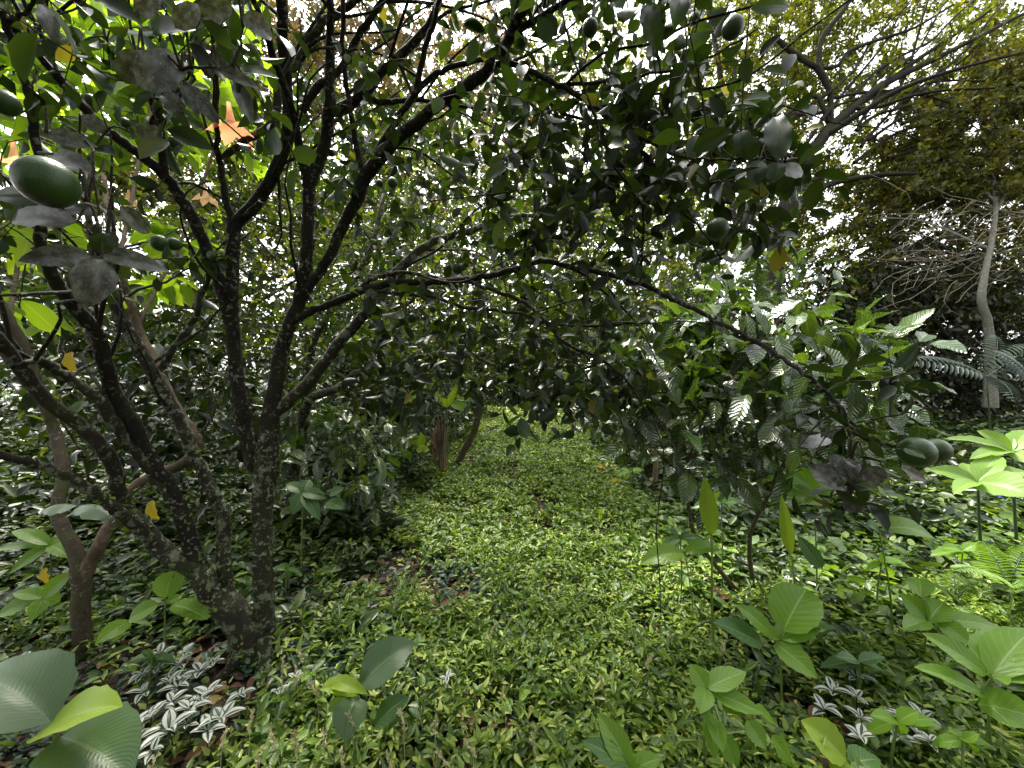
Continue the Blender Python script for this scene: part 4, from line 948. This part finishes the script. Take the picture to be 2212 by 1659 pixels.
plant('broadleaf_seedling', 80, 2.1, (94, 1292), [(157, 1236, .05, 30), (28, 1282, .0, 24), (-10, 1332, -.05, 32, None, 78, 1296), (68, 1342, -.08, 26), (130, 1300, .05, 30), (100, 1262, .1, 20)],
      'leafy seedling left of the small brown trunk', group='broad leaved seedlings')
plant('broadleaf_seedling', 108, 2.5, (108, 1178), [(25, 1148, .05, 26), (68, 1180, 0, 20), (156, 1208, -.05, 28), (130, 1160, .05, 16), (-20, 1192, 0, 20), (20, 1240, -.1, 24), (160, 1180, .1, 20)],
      'seedling with long pale leaves above the other one left of the small brown trunk', group='broad leaved seedlings')
plant('broadleaf_seedling', 650, 2.9, (655, 1065), [(618, 1045, .05, 24), (668, 1036, .1, 24), (705, 1078, 0, 26), (742, 1058, 0, 22, None, 712, 1068), (632, 1112, -.1, 28), (690, 1124, -.1, 26), (745, 1100, -.05, 28, None, 705, 1085)],
      'seedling to the right of the citrus trunk in the dark litter', mat='seedling_dark', group='broad leaved seedlings')
for px, Y, c, r_, lab in [(620, 2.6, (622, 1230), 30, 'small seedling at the right foot of the citrus trunk'), (1560, 2.7, (1558, 1085), 46, 'dark green seedling beside the pointed rolled shoot'), (1900, 2.3, (1905, 1215), 50, 'mixed green seedling behind the round leaved one'),
                          (1410, 6.0, (1408, 1000), 22, 'little seedling at the right side of the path'), (1365, 4.2, (1362, 1020), 28, 'grey green seedling beside the dry leaves at the right of the path'),
                          (2080, 2.6, (2080, 1190), 50, 'low dark seedling by the fern'), (1850, 1.75, (1855, 1430), 60, 'dark green seedling below the big round leaf'), (1930, 1.42, (1940, 1560), 66, 'dark leaved seedling in the bottom right undergrowth'),
                          (1470, 2.5, (1470, 1165), 44, 'thin stalked seedling left of the tall rolled shoot'), (2070, 1.36, (2080, 1600), 60, 'shaded seedling at the bottom right corner'), (330, 1.8, (330, 1420), 40, 'low seedling among the striped leaves')]:
    n = 6; ls = []
    for k in range(n):
        a = k * 2.4 + R.rand(); q = .7 + .5 * R.rand()
        ls.append((c[0] + r_ * q * 1.2 * math.cos(a), c[1] + r_ * .55 * q * math.sin(a) + r_ * .1, .06 * math.sin(a) + .03, r_ * .42 * q))
    plant('broadleaf_seedling', px, Y, c, ls, lab, mat='seedling' if R.rand() < .5 else 'seedling_dark', group='broad leaved seedlings', up=.4)
# canna / heliconia
plant('canna_plant', 110, 1.35, (118, 1585), [(-60, 1460, .1, 150, 'canna', 112, 1560), (265, 1525, -.05, 84, 'canna_lime', 78, 1588), (285, 1685, -.08, 130, 'canna', 128, 1592)],
      'big ribbed canna leaves with one lime folded leaf in the bottom left corner', mat='canna', stemw=.009, up=.45, arch=.14)
plant('canna_plant', 770, 1.5, (772, 1500), [(896, 1388, .1, 74, 'canna', 777, 1484), (795, 1500, -.05, 26, 'canna_lime', 700, 1476), (745, 1602, -.1, 60, 'canna', 765, 1508), (884, 1506, .0, 40, 'seedling_dark', 808, 1572), (690, 1490, -.05, 26, 'canna_lime')],
      'canna with a tall arching grey green leaf left of the foreground path', mat='canna', stemw=.007, arch=.16)
plant('canna_plant', 1835, 1.4, (1836, 1650), [(1730, 1556, .05, 66, 'canna_lime', 1828, 1640), (1800, 1690, -.05, 40, 'canna_lime'), (1900, 1640, .0, 46, 'seedling_dark')],
      'lime green broad leaf with a yellow torn tip at the bottom right', mat='canna', stemw=.007)
plant('canna_plant', 1930, 2.1, (1900, 1150), [(2024, 1168, .0, 40, 'seedling_pale', 1905, 1145), (1870, 1135, .0, 30, 'seedling_dark')],
      'arching pale canna leaf behind the hanging citrus twig', mat='seedling_pale', stemw=.006, arch=.2)
plant('canna_plant', 1500, 2.3, (1480, 1196), [(1382, 1220, .0, 38, 'seedling_pale', 1478, 1196), (1560, 1190, .1, 30, 'seedling')],
      'arching pale leaf at the right border of the path', mat='seedling_pale', stemw=.005, arch=.16)
plant('rolled_shoot', 1545, 2.0, (1538, 1160), [(1522, 1030, .02, 32, 'canna_lime', 1538, 1155)], 'wide pointed lime shoot standing right of the path', stemw=.008, up=1.0, arch=.02)
plant('rolled_shoot', 1722, 1.9, (1712, 1215), [(1688, 1068, .02, 22, 'canna_lime', 1708, 1200), (1722, 1156, .05, 28, 'seedling_dark', 1776, 1228)], 'taller thin rolled lime shoot below the hanging citrus leaves', stemw=.008, up=1.0, arch=.02)
Y6 = 6.0
plant('canna_plant', 892, Y6, (892, 975), [(893, 836, .0, 32, 'canna_lime', 906, 874), (905, 942, .0, 24, 'canna_lime', 875, 970), (880, 920, .0, 22, 'seedling_dark', 874, 952), (860, 838, 0, 14, 'canna_lime', 872, 852), (898, 905, 0, 20, 'seedling_pale', 890, 880),
      (930, 862, .0, 14, 'canna_lime', 915, 860), (925, 910, 0, 20, 'canna', 898, 895), (884, 990, -.1, 22, 'seedling_pale', 878, 970), (915, 925, 0, 16, 'canna_lime', 905, 980), (850, 900, 0, 20, 'canna', 875, 890)],
      'clump of canna with lime leaves at the left side of the path', mat='canna', stemw=.012, up=.9, arch=.05)
plant('canna_plant', 968, 6.3, (966, 880), [(1018, 886, .0, 18, 'seedling_pale', 972, 872), (1036, 866, .0, 10, 'seedling_pale', 985, 862), (990, 830, 0, 12, 'canna_lime'), (940, 845, 0, 16, 'canna_lime')],
      'thin canna with flat pale leaves behind the dried stem', mat='canna', stemw=.012, up=.7)
for px, py, Y, lab in [(935, 972, 6.4, 'first small lime leaf sprout on the left border of the path'), (913, 985, 5.4, 'lime leaf sprout nearest the canna clump')]:
    plant('sprout', px, Y, (px, py - 12), [(px - 14, py - 14, 0, 14), (px + 14, py - 14, 0, 16), (px + 4, py - 24, 0, 12)], lab, mat='canna_lime', stemw=.004)
plant('sprout', 1297, 2.9, (1297, 1110), [(1290, 1100, 0, 9), (1306, 1100, 0, 10), (1297, 1122, 0, 8)], 'tiny yellow green sprout in the middle right of the path', mat='canna_lime', stemw=.003)

# dried banana stem
def stump():
    b = GR(955, 6.1); t = thing('dried_banana_stem', b, 'brown dried banana stem wrapped in dead leaf sheaths left of the path', 'dead plant')
    ls = []
    for k in range(9):
        a = k * .7; o = np.array([math.cos(a), math.sin(a), 0]) * .045
        top = .55 + .5 * R.rand() if k % 3 else .95
        ls.append((catmull([b + o * 1.2, b + o * .9 + np.array([0, 0, top * .5]), b + o * (1 + R.rand()) + np.array([R.randn() * .03, 0, top])], 4), np.linspace(.028, .011, 9)))
    tubes('stem', ls, M['dry'], t, 7, .15)
    for k in range(5):
        p = b + np.array([R.randn() * .08, -.08, .5 + .4 * R.rand()])
        big_leaf(t, p, p + np.array([R.randn() * .1, -.05, -.4]), .12, 'dry', .1, (0, -1, .2), .6, .05, 'lance', name='dead_leaf')
stump()

# striped rosettes
def rosette(px, py, s, label, Y=None, n=5, group='striped rosettes by the citrus trunk'):
    if Y is None: Y = (CAMZ - .15) * 830 / (py - 829.5)
    c = PX(px, py, Y); g = c.copy(); g[2] = float(hgt(c[0], c[1]))
    t = thing('striped_plant', g, label, 'plant', group)
    tubes('stem', [(catmull([g, (g + c) / 2 + R.randn(3) * .006, c], 3), np.full(7, .0022))], M['stem_dark'], t, 5)
    a0 = R.rand() * 6
    for k in range(n):
        a = a0 + k * 2 * math.pi / n + R.randn() * .25; q = .8 * s * (.75 + .5 * R.rand()); el = .35 + .25 * R.randn()
        b = c + np.array([0, 0, -.004 * k])
        big_leaf(t, b, b + q * np.array([math.cos(a) * math.cos(el), math.sin(a) * math.cos(el), math.sin(el) * .6]), q * .5, 'zebra', .10, (0, 0, 1), .35, .0, 'ovate', 8)
zl = 'green and silver striped rosette in the patch at the foot of the citrus trunk'
for px, py, s in [(345, 1412, .085), (400, 1408, .06), (388, 1432, .075), (308, 1456, .08), (432, 1448, .085), (463, 1430, .06), (365, 1474, .08), (386, 1480, .085), (310, 1492, .075),
                  (448, 1498, .09), (372, 1514, .08), (408, 1530, .095), (292, 1560, .11), (365, 1574, .11), (478, 1550, .09), (520, 1498, .075), (448, 1576, .08), (300, 1595, .08), (430, 1510, .07), (350, 1532, .07),
                  (340, 1445, .07), (328, 1545, .075), (405, 1560, .07), (330, 1620, .07)]:
    rosette(px, py, s, zl)
rosette(600, 1490, .06, 'striped silver rosette right at the base of the citrus trunk')
rosette(640, 1462, .06, 'striped silver rosette just right of the citrus trunk base')
rosette(45, 1430, .08, 'striped rosette at the left edge below the small brown trunk')
rosette(966, 1462, .06, 'lone striped rosette in the middle of the foreground cover')
zr = 'green and silver striped rosette in the shaded undergrowth at the bottom right'
for px, py, s in [(1830, 1440, .07), (1850, 1460, .08), (1780, 1530, .08), (1800, 1490, .08), (1960, 1560, .08), (1990, 1545, .08), (1860, 1550, .07), (1940, 1590, .08), (1850, 1500, .06), (2010, 1600, .07),
                  (1750, 1180, .06), (1730, 1190, .06), (1860, 1590, .08), (1700, 1250, .06)]:
    rosette(px, py, s, zr if py > 1400 else 'small striped rosette beside the thin rolled lime shoot', group='striped rosettes at the bottom right' if py > 1400 else 'striped rosettes by the rolled shoot')

# ferns and the pinnate leaf
def frond(parent, b, e, n, lw, ll, mat, arch=.15, up=(0, 0, 1)):
    b = np.asarray(b); e = np.asarray(e); L = np.linalg.norm(e - b); up = nrm(up)
    t = np.linspace(0, 1, n); ctrl = (b + e) / 2 + up * arch * L * 2
    c = ((1 - t) ** 2)[:, None] * b + (2 * t * (1 - t))[:, None] * ctrl + (t ** 2)[:, None] * e
    tan = nrm(np.gradient(c, axis=0)); s = nrm(np.cross(up, tan)); P, D, LL = [], [], []
    sc = ll * np.sin(np.pi * (.12 + .86 * t)) ** .7
    for sg in (-1, 1):
        P.append(c); D.append(nrm(s * sg + tan * .45 - up * .12)); LL.append(sc)
    P = np.concatenate(P); D = np.concatenate(D); LL = np.concatenate(LL)
    tubes('stalk', [(c, np.linspace(.004, .0012, n))], M['stem_dark'], parent, 5)
    leaves('frond', [(T_OVAL, P, D, up + R.randn(len(P), 3) * .1, LL, np.full(len(P), lw))], M[mat], parent)
f = thing('fern', GR(2170, 2.3), 'light green feathery fern at the right edge', 'fern')
for e in [(2060, 1230, 2.25), (2120, 1170, 2.5), (2230, 1180, 2.5), (2250, 1250, 2.2), (2090, 1210, 2.7)]:
    frond(f, PX(2180, 1270, 2.3), PX(*e), 20, .016, .09, 'fern', .12)
f = thing('fern', GR(2080, 2.0), 'small yellow green fern below the feathery one', 'fern')
for e in [(2020, 1262, 2.0), (2100, 1265, 2.0), (2060, 1240, 2.2)]:
    frond(f, PX(2065, 1300, 2.0), PX(*e), 14, .014, .05, 'fern', .12)
for pb, pe, Y, lab in [((2130, 815), (1950, 780), 4.5, 'grey green pinnate leaved plant in front of the pale trunk'), ((2240, 850), (2150, 760), 4.0, 'dark pinnate leaved plant at the right edge')]:
    g = GR(pb[0] + 10, Y); t = thing('pinnate_plant', g, lab, 'plant', 'plants with pinnate leaves')
    c = PX(pb[0], pb[1], Y); tubes('stem', [(catmull([g, (g + c) / 2 + np.array([.03, 0, 0]), c], 4), np.linspace(.012, .006, 9))], M['stem_dark'], t, 6)
    frond(t, c, PX(pe[0], pe[1], Y), 17, .036, .18, 'pinnate', .08, (0, -.7, .7))
    frond(t, c, PX(pb[0] + 110, pb[1] - 70, Y), 17, .036, .18, 'pinnate', .1, (0, -.7, .7))
    frond(t, c, PX(pb[0] + 60, pb[1] + 50, Y - .5), 15, .034, .15, 'pinnate', .1, (0, -.7, .7))
    frond(t, c, PX(pb[0] + 20, pb[1] - 90, Y + .3), 15, .034, .15, 'pinnate', .1, (0, -.7, .7))

# grass seed heads
def seeds():
    pts = [(640, 1460), (610, 1440), (560, 1640), (540, 1560), (1060, 1370), (1020, 1620), (940, 1570), (870, 1560), (1000, 1560), (700, 1600), (760, 1560), (330, 1650), (680, 1490), (640, 1600), (1085, 1500), (1150, 1590), (960, 1640), (590, 1600), (650, 1420), (840, 1650), (1400, 1430), (1300, 1480), (1560, 1400), (740, 1640), (480, 1600)]
    lab = 'slender grass stalk with a cream seed head in the left foreground'
    for i, (px, py) in enumerate(pts):
        Y = (CAMZ - .25) * 830 / (py - 829.5); Y = max(Y, 1.25)
        c = PX(px, py, Y); g = c + np.array([R.randn() * .03, R.randn() * .03, 0]); g[2] = float(hgt(g[0], g[1]))
        if px > 1200: l_ = 'slender grass stalk with a cream seed head right of the path middle'
        elif px > 900: l_ = 'slender grass stalk with a cream seed head in the centre foreground'
        else: l_ = lab
        t = thing('seeding_grass', g, l_, 'grass stalk', 'seeding grass stalks')
        tubes('stem', [(catmull([g, (g + c) / 2 + np.array([.01, 0, .0]), c], 4), np.linspace(.0016, .0009, 9))], M['seed'], t, 5)
        n = 22; tt = R.rand(n); d = nrm(c - g + np.array([R.randn() * .1, 0, .02])); P = c + d * (tt[:, None] - .5) * .07
        leaves('seed_head', [(T_FAR, P, nrm(d + R.randn(n, 3) * .5), R.randn(n, 3), np.full(n, .017), np.full(n, .009))], M['seed'], t)
seeds()

# fallen yellow and dry leaves that stand out
for px, py, s, m, lab in [(1308, 1010, .16, 'yellow', 'crumpled yellow leaf on the right side of the path'), (1345, 1045, .22, 'yellow', 'long yellow leaf lying beside the grey seedling'), (690, 1115, .12, 'yellow', 'yellowing leaf in the litter right of the trunk'),
                     (392, 1248, .09, 'yellow', 'orange yellow leaf behind the five leaved seedling'), (1790, 1205, .14, 'litter', 'curled rust brown dead leaf beside the rolled shoot'), (1570, 1175, .16, 'litter', 'brown dead leaf under the pale arching leaves'),
                     (1560, 1280, .2, 'litter', 'large brown dead leaf left of the big round leaf'), (100, 1225, .11, 'yellow', 'hanging yellow leaf left of the small brown trunk'), (330, 1080, .15, 'yellow', 'large yellow spotted leaf between the citrus stems'), (155, 760, .16, 'yellow', 'yellow leaf glowing behind the left citrus stems')]:
    Y = min((CAMZ - .1) * 830 / max(py - 829.5, 1), 6.0)
    if lab.startswith('large yellow spotted'): Y = 2.6
    if lab.startswith('yellow leaf glowing'): Y = 2.5
    if lab.startswith('hanging'): Y = 2.3
    c = PX(px, py, Y); a = R.rand() * 6
    hang = Y in (2.6, 2.5, 2.3) and m == 'yellow'
    d = np.array([math.cos(a), math.sin(a) * .5, 0]) * s if not hang else np.array([.3, 0, -.9]) * s
    o = big_leaf(None, c, c + d, s * .5, m, .15, (0, -.5, .8) if not hang else (0, -1, .1), .4, .06, 'ovate', 10, name='fallen_leaf' if not hang else 'yellow_leaf')
    tag(o, lab, 'leaf')

# the scrap of blue plastic under the leaves at right
def scrap():
    c = PX(2180, 1068, 3.0); n = 8; V = []; 
    for i in range(n):
        for j in range(n):
            V.append(c + np.array([(i / n - .5) * .14, (j / n - .5) * .08, .02 * math.sin(i * 1.7) * math.cos(j * 1.3) + .03 * math.sin(j)]))
    q = [(i * n + j, i * n + j + 1, (i + 1) * n + j + 1, (i + 1) * n + j) for i in range(n - 1) for j in range(n - 1)]
    o = mesh_np('plastic_scrap', V, [x for f_ in q for x in f_], [4] * len(q), M['blue'])
    tag(o, 'scrap of crumpled blue plastic under the pale leaves at the right edge', 'litter')
scrap()

# bare thin stems standing among the coffee bushes on the right
for pts, lab in [([(1412, 1000, 5, 0), (1425, 850, 5, 12), (1420, 775, 4.9, 12), (1400, 700, 4.9, 9), (1388, 660, 4.9, 7)], 'bare crooked tan stem behind the front coffee bush'),
                 ([(1440, 980, 5.5, 9), (1450, 760, 5.5, 8), (1448, 600, 5.5, 6)], 'straight thin tan stem right of the crooked one')]:
    sp = [(a, b, c, max(d, 9)) for a, b, c, d in pts]
    g = GR(sp[0][0], sp[0][2]); t = thing('bare_stem', g, lab, 'bare stem')
    tubes('stem', [stemline([(sp[0][0], 829.5 + (CAMZ - g[2]) / sp[0][2] * 830, sp[0][2], 12)] + sp[1:])], M['bark_pink'], t, 7, .05)
